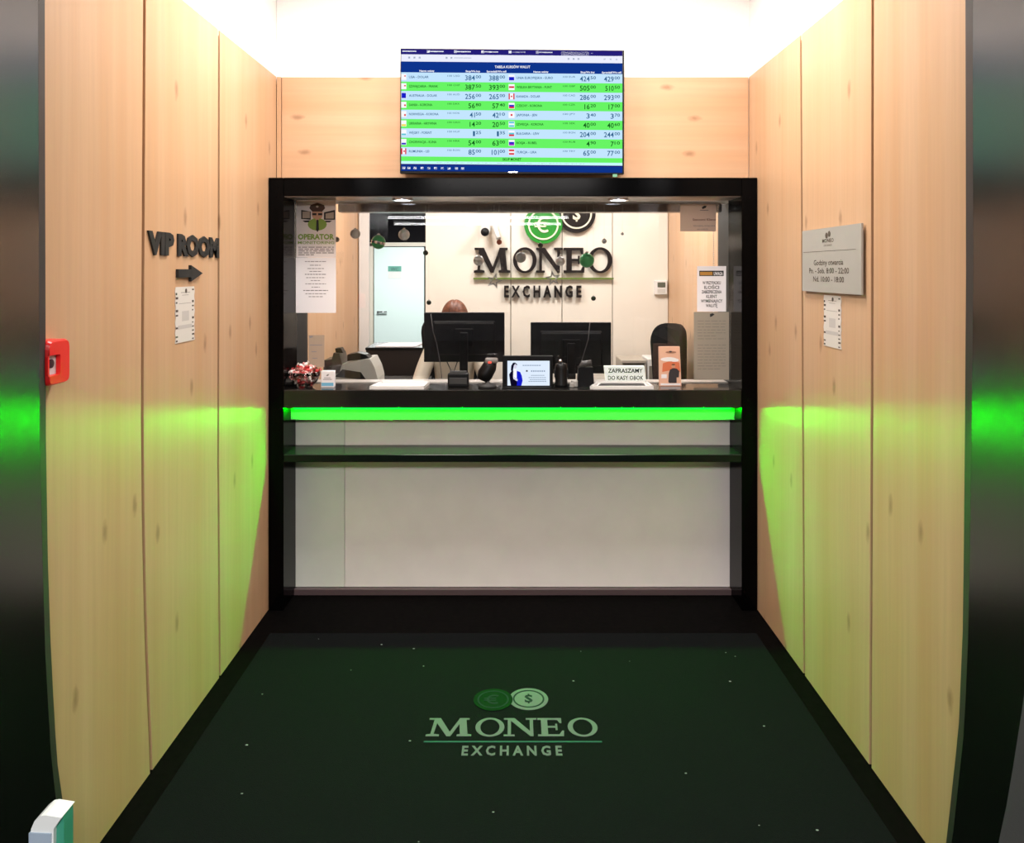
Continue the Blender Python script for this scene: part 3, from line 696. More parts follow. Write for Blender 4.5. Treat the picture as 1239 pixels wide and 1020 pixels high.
lay = [(.014, .020, 3, 'on the floor'), (.028, .036, 8, 'in the lowest ring'), (.044, .047, 11, 'in the lower middle ring'), (.060, .054, 13, 'in the upper middle ring'), (.075, .060, 14, 'in the ring at the rim'), (.088, .044, 9, 'over the rim'), (.099, .024, 5, 'near the peak of the heap'), (.106, .004, 1, 'topping the heap')]
usedl = {}
for z, R, n, where in lay:
    for i in range(n):
        k = random.choice((0, 1, 1, 2, 2, 3)); a = 2*math.pi*i/n+random.random()*.5; rr = R*(1 if i % 4 or n < 9 else .6)
        o = bpy.data.objects.new('candy', cmesh[k]); C.objects.link(o)
        o.location = (bx+rr*math.cos(a), d+rr*math.sin(a), bz+z+random.uniform(-.002, .003)); o.rotation_euler = (random.random()*3, random.random()*.8, random.random()*6)
        side = 'centre' if rr < .005 else ('right', 'back right', 'back', 'back left', 'left', 'front left', 'front', 'front right')[int(((a % (2*math.pi))+math.pi/8)//(math.pi/4)) % 8]
        nm = '%s wrapped sweet %s of the glass bowl, %s' % (cn[k], where, side)
        while nm in usedl:
            k = (k+1) % 4; o.data = cmesh[k]; nm2 = '%s wrapped sweet %s of the glass bowl, %s' % (cn[k], where, side)
            if nm2 == nm or k == 3 and nm2 in usedl: break
            nm = nm2
        usedl[nm] = 1
        tag(o, nm, 'sweet', 'wrapped sweets in the glass bowl')

# bill counter at left
d = 4.15
t = thing('bill_counter', 'grey and white banknote counting machine with black hopper', 'counting machine', (fx(425, d), d+.1, .74))
x0, x1 = fx(392, d), fx(457, d)
b = BM(); prism(b, [(x0, .7405), (x1, .7405), (x1, 1.02), (x1-.015, 1.075), (x1-.04, 1.125), (x1-.06, 1.125), (x0+.09, 1.095), (x0+.05, 1.05), (x0, 1.04)], -.22, 0, FRONT(d)); obj('body', b, mat('machine_grey', (.42, .41, .37), .4), t, recalc=True)
b = BM(); prism(b, [(x0+.06, 1.03), (x1-.06, 1.012), (x1-.09, 1.055), (x0+.1, 1.07)], 0, .004, FRONT(d)); obj('front_slot', b, black_pl, t)
b = BM(); prism(b, [(x0-.0, 1.041), (x0+.085, 1.05), (x0+.1, 1.10), (x0+.085, 1.155), (x0+.055, 1.16), (x0+.045, 1.125), (x0, 1.12)], -.15, .01, FRONT(d)); obj('hopper', b, mat('brownblack', (.05, .035, .03), .4), t, recalc=True)
b = BM(); prism(b, [(x0+.12, 1.11), (x1-.05, 1.126), (x1-.07, 1.145), (x1-.09, 1.15), (x0+.17, 1.155), (x0+.12, 1.145)], -.12, -.03, FRONT(d)); obj('guide', b, black_pl, t, recalc=True)
b = BM(); prism(b, [(x0+.065, 1.16), (x0+.105, 1.158), (x0+.09, 1.185), (x0+.06, 1.182)], -.06, 0, FRONT(d)); obj('lever', b, black_pl, t, recalc=True)
# tapered black cabinet with paper
d = 5.3
t = thing('waste_cabinet', 'black cabinet with tapering sides below the mint door', 'cabinet', (fx(478, d), d, 0))
b = BM(); xa, xb = fx(443, d), fx(514, d); z1 = fz(421, d)
prism(b, [(xa+.09, .02), (xb-.10, .02), (xb-.07, .84), (xb-.02, z1-.08), (xb, z1-.015), (xa, z1-.015), (xa, z1-.08), (xa+.05, .84)], -.36, 0, FRONT(d)); obj('body', b, mat('cab_black', (.018, .013, .012), .3), t, recalc=True)
b = BM(); box(b, xa-.005, xb+.005, d-.005, d+.39, z1-.0145, z1+.003, .003); obj('lid', b, black_pl, t)
b = BM()
for x in (xa+.14, xb-.15): 
    for yy in (d+.05, d+.33): box(b, x-.02, x+.02, yy-.02, yy+.02, .001, .02)
obj('feet', b, black_pl, t)
b = BM(); prism(b, [(xa+.06, d+.02), (xb-.07, d+.02), (xb-.04, d+.3), (xa+.11, d+.3)], z1+.0035, z1+.010, FLOOR); tag(obj('paper_sheet', b, paper), 'stack of white paper lying on the black tapered cabinet', 'paper')

# beige printer and white box at right
d = 5.34
t = thing('printer', 'beige office printer with open tray behind the lettered sign', 'printer', (fx(772, d), d, .74))
b = BM(); x0, x1, z1 = fx(752, d), fx(782, d), fz(436, d)
box(b, x0, x1, d+.012, d+.3, .7405, z1, .004); box(b, x0, x1, d, d+.012, z1-.02, z1, .002); box(b, x0, x0+.012, d, d+.012, .7405, z1-.02); box(b, x1-.012, x1, d, d+.012, .7405, z1-.02); obj('housing', b, mat('beige_pl', (.42, .38, .32), .5), t)
b = BM(); rect(b, FRONT(d+.0115), x0+.012, x1-.012, .76, z1-.02, 0, .001); obj('tray_opening', b, mat('beige_dark', (.20, .18, .15), .6), t)
x2, x3, z2 = fx(783.5, d), fx(815, d), fz(434, d)
t = thing('side_cabinet', 'low pale office cabinet standing by the right wall behind the leaflet stand', 'cabinet', ((x0+x3)/2, d, 0))
b = BM(); box(b, x0-.05, 1.1, d-.02, d+.38, .002, .738, .004); obj('body', b, mat('pale_cab', (.5, .47, .42), .5), t)
for k in range(2):
    b = BM(); xx = x0-.05+(1.15-x0)*k/2; box(b, xx+.01, xx+(1.15-x0)/2-.01, d-.032, d-.0205, .05, .7, .002); dd = obj('door', b, mat('pale_cab', 0), t)
    b = BM(); tube(b, [(xx+.05, d-.045, .5), (xx+.05, d-.045, .6)], .005); obj('handle', b, chrome, dd)
t = thing('storage_box', 'white storage box with grey front between printer and chair', 'box', ((x2+x3)/2, d, .74))
b = BM(); box(b, x2, x3, d, d+.25, .7405, z2, .006, seg=2); obj('box', b, white_pl, t)
b = BM(); rect(b, FRONT(d-.001), x2+.01, x3-.01, .76, z2-.05, 0, .003); obj('front', b, mat('beige_dark', 0), t)

# office chairs
def chair(x, y, seatz, ztop, wback, rz, label, thick=.05):
    t = thing('office_chair', label, 'office chair', (x, y, 0)); R = Matrix.Translation((x, y, 0)) @ Matrix.Rotation(rz, 4, 'Z')
    fab = mat('chair_fabric', (.006, .0055, .006), .9, spec=.15)
    def ob(n, b, m): 
        for v in b.verts: v.co = R @ v.co
        return obj(n, b, m, t, recalc=True)
    b = BM(); box(b, -.23, .23, -.22, .22, seatz-.07, seatz, .03, seg=3); ob('seat', b, fab)
    b = BM(); N = 14; hw = wback/2; zb = seatz+.08; H = ztop-zb
    out = []
    for i in range(N+1):
        a = math.pi*i/N; out.append((hw*math.copysign(abs(math.cos(a))**.6, math.cos(a)), zb+H-.12+.12*abs(math.sin(a))**.8))
    out = [(hw*.8, zb)]+out+[(-hw*.8, zb)]
    rows = []
    for k, (sc, yy) in enumerate(((.94, .20), (1, .215), (1, .24), (.94, .26))):
        cz = zb+H/2; rows.append([b.verts.new((px*sc, yy+.05*(1-(px/hw)**2)+.0, cz+(pz-cz)*sc)) for px, pz in out])
    n = len(out)
    for r0, r1 in zip(rows, rows[1:]):
        for i in range(n): b.faces.new([r0[i], r0[(i+1) % n], r1[(i+1) % n], r1[i]])
    b.faces.new(rows[0]); b.faces.new(rows[-1]); ob('backrest', b, fab)
    b = BM(); tube(b, [(0, .1, seatz-.08), (0, .29, seatz-.06), (0, .31, seatz+.1), (0, .285, seatz+.25)], .018, 8); ob('back_bracket', b, black_pl)
    b = BM(); tube(b, [(0, 0, .12), (0, 0, seatz-.07)], .025, 12); ob('gas_column', b, chrome)
    for k in range(5):
        a = k*2*math.pi/5; b = BM(); tube(b, [(0, 0, .12), (.27*math.cos(a), .27*math.sin(a), .075)], [.025, .015], 8); ob('leg', b, black_pl)
        b = BM(); c = Vector((.27*math.cos(a), .27*math.sin(a), .03)); tube(b, [c-Vector((-math.sin(a), math.cos(a), 0))*.02, c+Vector((-math.sin(a), math.cos(a), 0))*.02], .029, 12); ob('caster', b, black_pl)
    for s in (-1, 1):
        b = BM(); tube(b, [(s*.22, 0, seatz-.05), (s*.27, 0, seatz-.03), (s*.27, .0, seatz+.17)], .012, 8); box(b, s*.27-.03, s*.27+.03, -.12, .12, seatz+.17, seatz+.195, .01); ob('armrest', b, black_pl)
chair(-.385, 4.92, .56, 1.31, .46, 0, 'black office chair behind the seated clerk')
chair(.80, 4.92, .52, fz(391, 5.05), .34, -1.15, 'empty black office chair near the right wooden wall')

# ================================================================== CLERK
def clerk():
    X, Y = -.372, 4.86
    t = thing('person', 'seated person with reddish brown hair in a cream top behind the left monitor', 'person', (X, Y, 0))
    sk = mat('skin', (.62, .36, .26), .5); top_ = mat('cream_top', (.62, .57, .47), .8, bump=.5, nscale=120); trou = mat('trousers', (.03, .03, .04), .8); shoe = mat('shoe', (.02, .02, .02), .5)
    V = []; Ed = []; Rr = []
    def add(p, r, par=None, rr=None):
        V.append(p); Rr.append((r, rr or r)); 
        if par is not None: Ed.append((par, len(V)-1))
        return len(V)-1
    pel = add((0, .02, .66), .135, None, .11); wa = add((0, .01, .82), .115, pel, .09); ch = add((0, -.01, .98), .14, wa, .10); up = add((0, -.01, 1.09), .12, ch, .085)
    nk = add((0, -.03, 1.155), .05, up); hd0 = add((0, -.06, 1.21), .055, nk)
    for s in (-1, 1):
        sh = add((s*.145, -.01, 1.10), .062, up); el = add((s*.215, -.13, .90), .046, sh); m1 = add((s*.19, -.25, .85), .042, el); wr_ = add((s*.135, -.36, .79), .027, m1)
        pm = add((s*.12, -.42, .775), .028, wr_, .014)
        for k in range(4):
            L = (.032, .037, .035, .028)[k]; fx_ = s*.12+(-.024+k*.016)
            a = add((fx_, -.45, .776), .0085, pm); bb = add((fx_, -.45-L, .778), .0078, a); add((fx_, -.45-L*1.75, .764), .0065, bb)
        th = add((s*.12-s*.032, -.42, .774), .010, pm); add((s*.12-s*.045, -.452, .77), .0085, th)
        hp = add((s*.09, -.02, .64), .085, pel); kn = add((s*.12, -.40, .60), .062, hp); an = add((s*.12, -.42, .13), .038, kn); add((s*.12, -.54, .05), .035, an)
    me = bpy.data.meshes.new('body'); me.from_pydata([(X+p[0], Y+p[1], p[2]) for p in V], Ed, [])
    o = bpy.data.objects.new('body', me); C.objects.link(o)
    md = o.modifiers.new('s', 'SKIN'); md.use_smooth_shade = True
    for i, sv in enumerate(me.skin_vertices[0].data): sv.radius = Rr[i]; sv.use_root = (i == 0)
    o.modifiers.new('d', 'SUBSURF').levels = 2
    dg = bpy.context.evaluated_depsgraph_get(); dg.update(); m2 = bpy.data.meshes.new_from_object(o.evaluated_get(dg))
    bpy.data.objects.remove(o)
    # head joined into the body surface
    b = BM(); b.from_mesh(m2)
    hc = Vector((X+.01, Y-.10, 1.305))
    h = BM(); bmesh.ops.create_uvsphere(h, u_segments=28, v_segments=20, radius=1)
    for v in h.verts:
        x, y, z = v.co; jaw = 1-.28*max(0, -z)**1.3
        nose = .14*math.exp(-((x/.12)**2+((z+.05)/.2)**2)) if y < -.5 else 0
        eye = -.05*math.exp(-(((abs(x)-.38)/.15)**2+((z-.12)/.12)**2)) if y < -.4 else 0
        mouth = .03*math.exp(-((x/.25)**2+((z+.45)/.07)**2)) if y < -.3 else 0
        p = Vector((x*.073*jaw, y*.092*(1-.12*max(0, -z))-(nose+eye+mouth)*.13, z*.112))
        v.co = hc+Matrix.Rotation(.32, 3, 'X') @ p
    for f in h.faces: f.smooth = True
    merge(b, h, 0)
    for s in (-1, 1): ball(b, hc+Vector((s*.074, .005, 0)), .025, n=10, s=(.35, .7, 1.1))
    for f in b.faces:
        c = f.calc_center_median(); r = c-Vector((X, Y, 0)); f.smooth = True
        wrist = r.y < -.345 and r.z > .74
        f.material_index = 0 if (r.z > 1.15 or wrist) else (2 if r.z < .70 and not wrist else 1)
        if r.z < .1: f.material_index = 3
    obj('body', b, [sk, top_, trou, shoe], t)
    # hair cap
    b = BM(); h = BM(); bmesh.ops.create_uvsphere(h, u_segments=36, v_segments=24, radius=1)
    bmesh.ops.delete(h, geom=[v for v in h.verts if (v.co.z < .35 and v.co.y < -.35) or v.co.z < -.75], context='VERTS')
    for v in h.verts:
        x, y, z = v.co; w = 1+.02*math.sin(math.atan2(y, x)*18)
        v.co = hc+Matrix.Rotation(.32, 3, 'X') @ Vector((x*.086*w, y*.102*w+.004, z*.122*(1-.05*math.exp(-(x/.06)**2))))
    for f in h.faces: f.smooth = True
    merge(b, h, 0); obj('hair', b, mat('hair', (.13, .04, .018), .5, noise=.5, nscale=60), t)
    b = BM()
    for s in (-1, 1): 
        e = hc+Matrix.Rotation(.32, 3, 'X') @ Vector((s*.028, -.083, .013)); ball(b, e, .011, n=10)
    obj('eyes', b, mat('eye_white', (.7, .7, .7), .2), t)
    b = BM(); m_ = hc+Matrix.Rotation(.32, 3, 'X') @ Vector((0, -.082, -.05)); ball(b, m_, .02, n=10, s=(1, .3, .25)); obj('lips', b, mat('lips', (.45, .12, .10), .4), t)
    b = BM(); tube(b, [(X-.05, Y-.05, 1.13), (X-.04, Y-.12, 1.05), (X-.0, Y-.125, .96), (X+.03, Y-.12, 1.05), (X+.05, Y-.05, 1.13)], .004, 6); obj('lanyard', b, ink, t)
clerk()

# ================================================================== PAPERS ON THE GLASS
dp = YG-.0012; PG = FRONT(dp)
def sheet(name, px0, py0, px1, py1, m, label, cat='paper', th=.0008, P=PG, d=dp):
    t = thing(name, label, cat, (fx((px0+px1)/2, d), d, fz(py1, d)))
    b = BM(); rect(b, P, fx(px0, d), fx(px1, d), fz(py1, d), fz(py0, d), 0, th); s = obj('sheet', b, m, t); return t
def prt(root, fn, mats, name='print', d=dp):
    b = BM()
    R = lambda x0, y0, x1, y1, mi=0, c=.0012: rect(b, PG, fx(x0, d), fx(x1, d), fz(y1, d), fz(y0, d), c, 0, mi)
    Q = lambda pts, mi=0, c=.0012: setattr(b.faces.new([b.verts.new(PG(fx(x, d), fz(y, d), c)) for x, y in pts][::-1]), 'material_index', mi)
    T = lambda s, x, y, h, w=None, al='C', mi=0, c=.0014, bold=.02: text(b, PG, s, fx(x, d), fz(y, d), h/F*d, w=(w/F*d if w else None), align=al, bold=bold, c=c, mi=mi)
    El = lambda cx, cy, rx, ry, mi=0, c=.0012: Q([(cx+rx*math.cos(2*math.pi*i/18), cy+ry*math.sin(2*math.pi*i/18)) for i in range(18)], mi, c)
    fn(R, Q, T, El); obj(name, b, mats, root)
t = sheet('poster', 358.5, 243, 406.5, 311.5, mat('poster_grey', (.80, .73, .72), .6), 'poster headed OPERATOR with a capped guard and two screens', 'poster')
def f_(R, Q, T, El):
    Q([(364.5, 254), (376, 256), (376, 266), (364.5, 265)], 0); R(366, 256, 375, 264, 3, .0014); Q([(366, 267), (376, 266.5), (373, 269), (369, 269)], 0)
    Q([(392, 257), (405.5, 254), (405.5, 266), (392, 266)], 0); Q([(394, 258.5), (404, 256.5), (404, 264.5), (394, 264.5)], 3, .0014); Q([(392, 267), (402, 267), (399, 269), (395, 269)], 0)
    El(384, 259, 6.5, 8, 4, .0014); El(384, 271.5, 11.5, 7.5, 1, .0016); Q([(381, 264), (387, 264), (384, 269)], 4, .0018); Q([(383, 266), (385.5, 266), (386, 278), (384.2, 281), (382.5, 278)], 0, .0020)
    Q([(374.5, 252), (376, 248), (384, 245.5), (392, 248), (393.5, 252), (390, 256), (378, 256)], 2, .0020); El(384, 250, 1.5, 1.2, 3, .0022)
    R(378, 258, 383, 260.5, 0, .0020); R(385, 258, 390, 260.5, 0, .0020)
    T('OPERATOR', 382.5, 289.5, 6, 44, mi=1, bold=.045); T('MONITORING', 382.5, 295.3, 3.4, 44, mi=1, bold=.01)
    for k in range(5):
        x = 361
        while x < (404 if k < 4 else 378):
            w = random.uniform(3, 8); R(x, 298.6+k*2.3, min(x+w, 404), 299.6+k*2.3, 5); x += w+1.2
prt(t, f_, [ink, mat('poster_green', (.23, .36, .06), .6), mat('cap_brown', (.07, .03, .02), .6), mat('screen_tan', (.45, .36, .30), .5), mat('face_tan', (.60, .33, .22), .6), mat('ink_brown', (.16, .12, .12), .6)])
t = sheet('notice_sheet', 358, 311.8, 406.5, 378.5, paper, 'white notice sheet with centred lines taped below the operator poster')
def f_(R, Q, T, El):
    for y, w in ((316, 26), (320.5, 14), (324.5, 20), (328, 15), (331.5, 26), (335.5, 23), (339, 12), (343, 25), (347, 10), (351, 30), (355, 25), (358.5, 17)):
        x = 382-w/2
        while x < 382+w/2: ww = random.uniform(2, 5); R(x, y, min(x+ww, 382+w/2), y+.9, 1 if y in (331.5, 351) else 0); x += ww+.8
prt(t, f_, [inkg, mat('ink_mid', (.12, .1, .11), .6)])
t = sheet('info_sheet', 373.5, 405.5, 392.5, 444, mat('paper_brown', (.40, .30, .22), .7), 'small brown-toned sheet low on the glass above the bowl of sweets')
def f_(R, Q, T, El):
    Q([(374, 407), (378, 406), (379, 408), (375, 409)], 0); R(375, 417, 390, 418, 0); R(377, 425, 383, 426, 0); R(378, 433, 384, 434, 0)
prt(t, f_, [inkg])
t = sheet('info_sheet', 823, 247.5, 866.5, 280, mat('paper_pinkish', (.78, .62, .54), .7), 'pinkish letter sheet at the top right of the window')
def f_(R, Q, T, El):
    Q([(849, 251), (852, 248.8), (855, 249), (854, 251.5), (850, 253)], 1); R(847, 254, 857, 254.8, 0); T('Szanowni Klienci', 852, 267, 2.6, 28, mi=2); T('Informujemy, że kasa obok', 852, 274, 1.8, 26, mi=0, bold=0); T('jest otwarta', 850, 278, 1.8, 13, mi=0, bold=0)
prt(t, f_, [inkg, ink, mat('ink_rust', (.25, .1, .07), .6)])
t = sheet('warning_notice', 843.5, 322, 878.5, 377, paper, 'white notice with a dark and orange header bar on the right pane')
def f_(R, Q, T, El):
    R(846, 327.5, 875.5, 334, 0); R(847, 329, 862, 333, 1, .0014); T('UWAGA', 869, 333, 3.8, 11, mi=2, c=.0016, bold=.03)
    for s, y, w in (('W PRZYPADKU', 344, 22), ('ILOŚCI', 349.5, 18), ('ZABEZPIECZENIA', 355, 24), ('KLIENT', 360.5, 13), ('WYMIENIAJĄCY', 366, 26), ('WALUTĘ', 371.5, 14)): T(s, 861, y, 3.6, w, mi=0)
prt(t, f_, [ink, mat('hdr_orange', (.45, .22, .04), .5), paper])
t = sheet('price_sheet', 839.5, 377.5, 882, 459.5, paperd, 'large grey letter sheet below the warning notice on the right pane')
def f_(R, Q, T, El):
    Q([(859, 380), (862, 379), (864.5, 380.5), (861, 383), (859, 383.5)], 1)
    for k in range(16):
        y = 388+k*3.6+(4 if k > 6 else 0); x = 844
        while x < (878 if k not in (5, 15) else 865): w = random.uniform(3, 9); R(x, y, min(x+w, 878), y+.7, 0); x += w+1.3
prt(t, f_, [mat('ink_faint', (.20, .17, .14), .7), ink])

# ================================================================== TV SCREEN
d = 3.66
t = thing('wall_screen', 'wide wall screen showing a green and blue exchange rate table', 'screen', (fx(620, d), d+.05, fz(210, d)))
Tq = lambda px, py: (fx(px, d), fz(py, d))
b = BM(); prism(b, [Tq(484, 209.5), Tq(755, 210.5), Tq(755.5, 61), Tq(484.5, 58.5)], -.045, 0, FRONT(d)); obj('casing', b, black_pl, t, recalc=True)
b = BM(); box(b, -.25, .25, d+.0455, 3.7545, 2.16, 2.5); obj('wall_mount', b, black_pl, t)
P = FRONT(d-.0004)
def sk_(px, py): return (fx(px, d), fz(py+(px-486)*.0085, d))      # the screen hangs very slightly off level
def cr(x, y): return (480+x/4.425, 50+y/4.425)                        # coordinates read off the enlarged photo
def R(b, x0, y0, x1, y1, mi=0, c=.001):
    pts = [cr(x0, y1), cr(x1, y1), cr(x1, y0), cr(x0, y0)]; pts = [sk_(*p) for p in pts]
    f = b.faces.new([b.verts.new(P(*p, c)) for p in pts]); f.material_index = mi
def TT(b, s, x, y, h, w=None, al='L', mi=0, bold=0, c=.0016):
    a, z = sk_(*cr(x, y)); text(b, P, s, a, z, h/4.425/F*d, w=(w/4.425/F*d if w else None), align=al, bold=bold, c=c, mi=mi)
G = [E('rowblue', (196, 230, 255), 1), E('rowgreen', (104, 245, 100), 1), E('header', (14, 52, 140), 1), E('bar', (238, 240, 255), 1), E('tabs', (38, 30, 120), 1), E('cyanw', (200, 250, 250), 1)]
b = BM(); R(b, 24, 42, 1208, 70, 4); R(b, 24, 68, 1208, 108, 3); R(b, 24, 108, 1208, 166, 2)
for k in range(9): R(b, 24, 166+k*50, 1208, 216+k*50, k % 2)
R(b, 24, 616, 1208, 641, 1); R(b, 24, 641, 1208, 660, 5); R(b, 24, 660, 1208, 694, 2); R(b, 24, 656, 1208, 662, 4, .0011)
screen = obj('screen', b, G, t)
b = BM()
for x in range(30, 900, 146):
    R(b, x, 50, x+75, 56, 0); R(b, x-14+40, 50, x+40, 57, 0)
    if x > 100: R(b, x-15, 46, x, 60, 0)
R(b, 880, 48, 1030, 70, 0); R(b, 1040, 53, 1052, 58, 0)
TT(b, 'TABELA KURSÓW WALUT', 620, 139, 13, 190, 'C', 0, .02)
for x, s, w in ((162, 'Nazwa waluty', 80), (408, 'Skup/We buy', 78), (534, 'Sprzedaż/We sell', 105), (772, 'Nazwa waluty', 80), (1022, 'Skup/We buy', 76), (1150, 'Sprzedaż/We sell', 104)): TT(b, s, x, 162, 9, w, 'C', 0, .03)
for x in (30, 57, 90, 128, 164, 200, 236, 272, 312, 345): R(b, x, 672, x+16, 684, 0)
obj('screen_text', b, E('white', (250, 250, 255)), screen)
b = BM(); 
for x in (62, 90, 118, 262, 288, 915, 942, 968, 1108, 1140, 1172): R(b, x, 82, x+10, 92, 0)
R(b, 305, 85, 400, 88, 0)
for k in range(20): R(b, 215+k*40, 647, 215+k*40+30, 650, 0)
obj('screen_text', b, E('greyicon', (150, 165, 190)), screen)
LT = [('USA - DOLAR', '100 USD', 384, '00', 388, '00'), ('SZWAJCARIA - FRANK', '100 CHF', 387, '50', 393, '00'), ('AUSTRALIA - DOLAR', '100 AUD', 256, '00', 265, '00'),
      ('DANIA - KORONA', '100 DKK', 56, '80', 57, '40'), ('NORWEGIA - KORONA', '100 NOK', 41, '50', 42, '10'), ('UKRAINA - HRYWNA', '100 UAH', 14, '20', 20, '50'),
      ('WĘGRY - FORINT', '100 HUF', 1, '25', 1, '35'), ('CHORWACJA - KUNA', '100 HRK', 54, '00', 63, '00'), ('RUMUNIA - LEI', '100 RON', 85, '00', 101, '00')]
RT = [('UNIA EUROPEJSKA - EURO', '100 EUR', 424, '50', 429, '00'), ('WIELKA BRYTANIA - FUNT', '100 GBP', 505, '00', 510, '50'), ('KANADA - DOLAR', '100 CAD', 286, '00', 293, '00'),
      ('CZECHY - KORONA', '100 CZK', 16, '20', 17, '00'), ('JAPONIA - JEN', '100 JPY', 3, '40', 3, '70'), ('SZWECJA - KORONA', '100 SEK', 40, '00', 40, '60'),
      ('BUŁGARIA - LEW', '100 BGN', 204, '00', 244, '00'), ('ROSJA - RUBEL', '100 RUB', 4, '90', 7, '10'), ('TURCJA - LIRA', '100 TRY', 65, '00', 77, '00')]
b = BM()
NW = [(105, 155, 150, 125, 158, 148, 122, 147, 108), (195, 190, 127, 138, 110, 145, 122, 110, 108)]
for col, (tab, dx, c1, c2) in enumerate(((LT, 0, 452, 580), (RT, 575, 1066, 1195))):
    for k, (nm, cu, a, a2, s, s2) in enumerate(tab):
        y = 200+k*49.7; mi = k % 2; x = 66 if col == 0 else 641
        TT(b, nm, x, y-3, 12, NW[col][k], 'L', mi, .015)
        TT(b, cu, 272 if col == 0 else 890, y-12, 9, 66, 'L', mi, 0)
        for cc, v, v2 in ((c1, a, a2), (c2, s, s2)):
            TT(b, str(v), cc-33, y+6, 26, sum(10.5 if q_ == '1' else 17.5 for q_ in str(v)), 'R', mi, .012); TT(b, v2, cc, y-5, 16, 29, 'R', mi, .012)
TT(b, 'SKUP MONET', 617, 634, 13, 100, 'C', 1, .02)
obj('screen_text', b, [E('rowtext', (40, 95, 140)), E('rowtext_g', (0, 85, 20))], screen)
fm = [E('white', 0), E('fred', (220, 40, 60)), E('fblue', (20, 30, 200)), E('fcyan', (90, 200, 220)), E('fyel', (245, 225, 60)), E('fpur', (150, 40, 200))]
flagsL = [(1, 0, 0), (1, 0, 1), (2, 2, 2), (0, 0, 1), (0, 1, 2), (0, 0, 4), (0, 0, 3), (0, 0, 2), (1, 4, 1)]
flagsR = [(0, 2, 2), (0, 1, 0), (1, 0, 1), (0, 2, 1), (0, 1, 0), (3, 0, 3), (0, 3, 1), (0, 2, 5), (1, 0, 1)]
b = BM()
for x0, x1, fl in ((24, 52, flagsL), (599, 631, flagsR)):
    for k, (p, q_, r_) in enumerate(fl):
        y = 175+k*49.7
        R(b, x0, y, x1, y+32, 0, .0012)
        vert = k in (2, ) and x0 > 500 or (k == 8 and x0 < 500)
        if fl is flagsR and k == 4: R(b, x0+11, y+11, x0+21, y+21, 1, .0014); continue
        if fl is flagsL and k in (0, 1, 3, 4): R(b, x0+16, y+8+k*2, x1-3, y+14+k*3, 1, .0014); continue
        if vert: R(b, x0, y, x0+7, y+32, 1, .0014); R(b, x1-7, y, x1, y+32, 1, .0014); R(b, x0+12, y+12, x0+20, y+20, 1, .0014)
        else:
            for i, m in enumerate((p, q_, r_)): R(b, x0+2, y+2+i*9.3, x1-2, y+2+(i+1)*9.3, m, .0014)
obj('flags', b, fm, screen)
b = BM(); box(b, fx(615, d), fx(626, d), d-.0015, d-.0001, fz(209, d), fz(207.5, d)); obj('badge', b, chrome, t)
b = BM(); box(b, fx(742, d), fx(747, d), d+.005, d+.02, fz(213.5, d), fz(210.6, d)); obj('indicator', b, mat('ind', (.5, 1, .6), emit=.7), t)

# ================================================================== SIDE WALL THINGS
dL = lambda px: -WL*F/(CX-px)
dR = lambda px: WR*F/(px-CX)
t = thing('lettering', 'black raised letters reading VIP ROOM on the left wooden wall', 'lettering', (WL, 2.7, 1.65))
b = BM(); y0, y1 = dL(177.5), dL(263.5); text(b, LEFT, 'VIP ROOM', y0, 1.657, .066, w=y1-y0, bold=.055, ext=.006, c=.0005)
for i in islands(b): obj('letter', i, ink, t)
def za(px, py): return EYE-(py-CY)*dL(px)/F
t = thing('arrow', 'black arrow pointing right below the VIP ROOM letters', 'arrow', (WL, dL(228), 1.58))
ay0, ay1, ym, zc = dL(212.5), dL(242), dL(228), 1.592
b = BM(); prism(b, [(ay0, zc-.0145), (ym, zc-.0145), (ym, zc-.029), (ay1, zc), (ym, zc+.029), (ym, zc+.0145), (ay0, zc+.0145)], .0005, .0105, LEFT); obj('arrow_shape', b, ink, t)

def tagcard(P, a0, a1, z0, z1, label):
    w, h = a1-a0, z1-z0
    t = thing('paper_tag', label, 'paper tag', tuple(P((a0+a1)/2, z0, 0)))
    b = BM(); n = 11; pts = [(a0+w*.0, z0)]
    L_ = [(a0+w*(.03+.03*(k % 2)), z0+h*k/n) for k in range(n+1)]; R_ = [(a1-w*(.03*(k % 2)), z0+h*k/n) for k in range(n+1)]
    prism(b, L_[::-1]+R_, .0005, .002, P); obj('card', b, mat('tag_white', (.66, .62, .58), .5), t, recalc=True)
    b = BM(); rs = random.Random(3)
    for k in range(13):
        for s in (0, 1):
            if rs.random() < .75:
                z = z0+h*(k+.3)/13.2; aa = a0+w*.05 if s == 0 else a1-w*.05-w*.1
                rect(b, P, aa, aa+w*rs.uniform(.06, .12), z, z+h*rs.uniform(.02, .045), .0023, 0, 0)
    rect(b, P, a0+w*.3, a1-w*.25, z0+h*.89, z0+h*.905, .0023, 0, 1); rect(b, P, a0+w*.35, a1-w*.32, z0+h*.845, z0+h*.855, .0023, 0, 1)
    disc(b, a0+w*.55, z0+h*.925, w*.05, .0022, .0026, P, 10, 0)
    rect(b, P, a0+w*.15, a1-w*.15, z0+h*.24, z0+h*.31, .0023, 0, 2); rect(b, P, a0+w*.35, a1-w*.3, z0+h*.38, z0+h*.56, .0023, 0, 2)
    rect(b, P, a0+w*.2, a1-w*.2, z0+h*.695, z0+h*.705, .0023, 0, 1)
    obj('print', b, [mat('tag_dark', (.08, .06, .05), .6), mat('tag_grey', (.35, .33, .31), .6), mat('tag_light', (.52, .49, .47), .6)], t)
tagcard(LEFT, dL(210.5), dL(235), 1.352, 1.545, 'white paper tag with dashed dark edges below the arrow')
tagcard(RIGHT, -dR(996.5), -dR(1018.5), 1.325, 1.512, 'white paper tag with dashed dark edges below the metal hours plate')
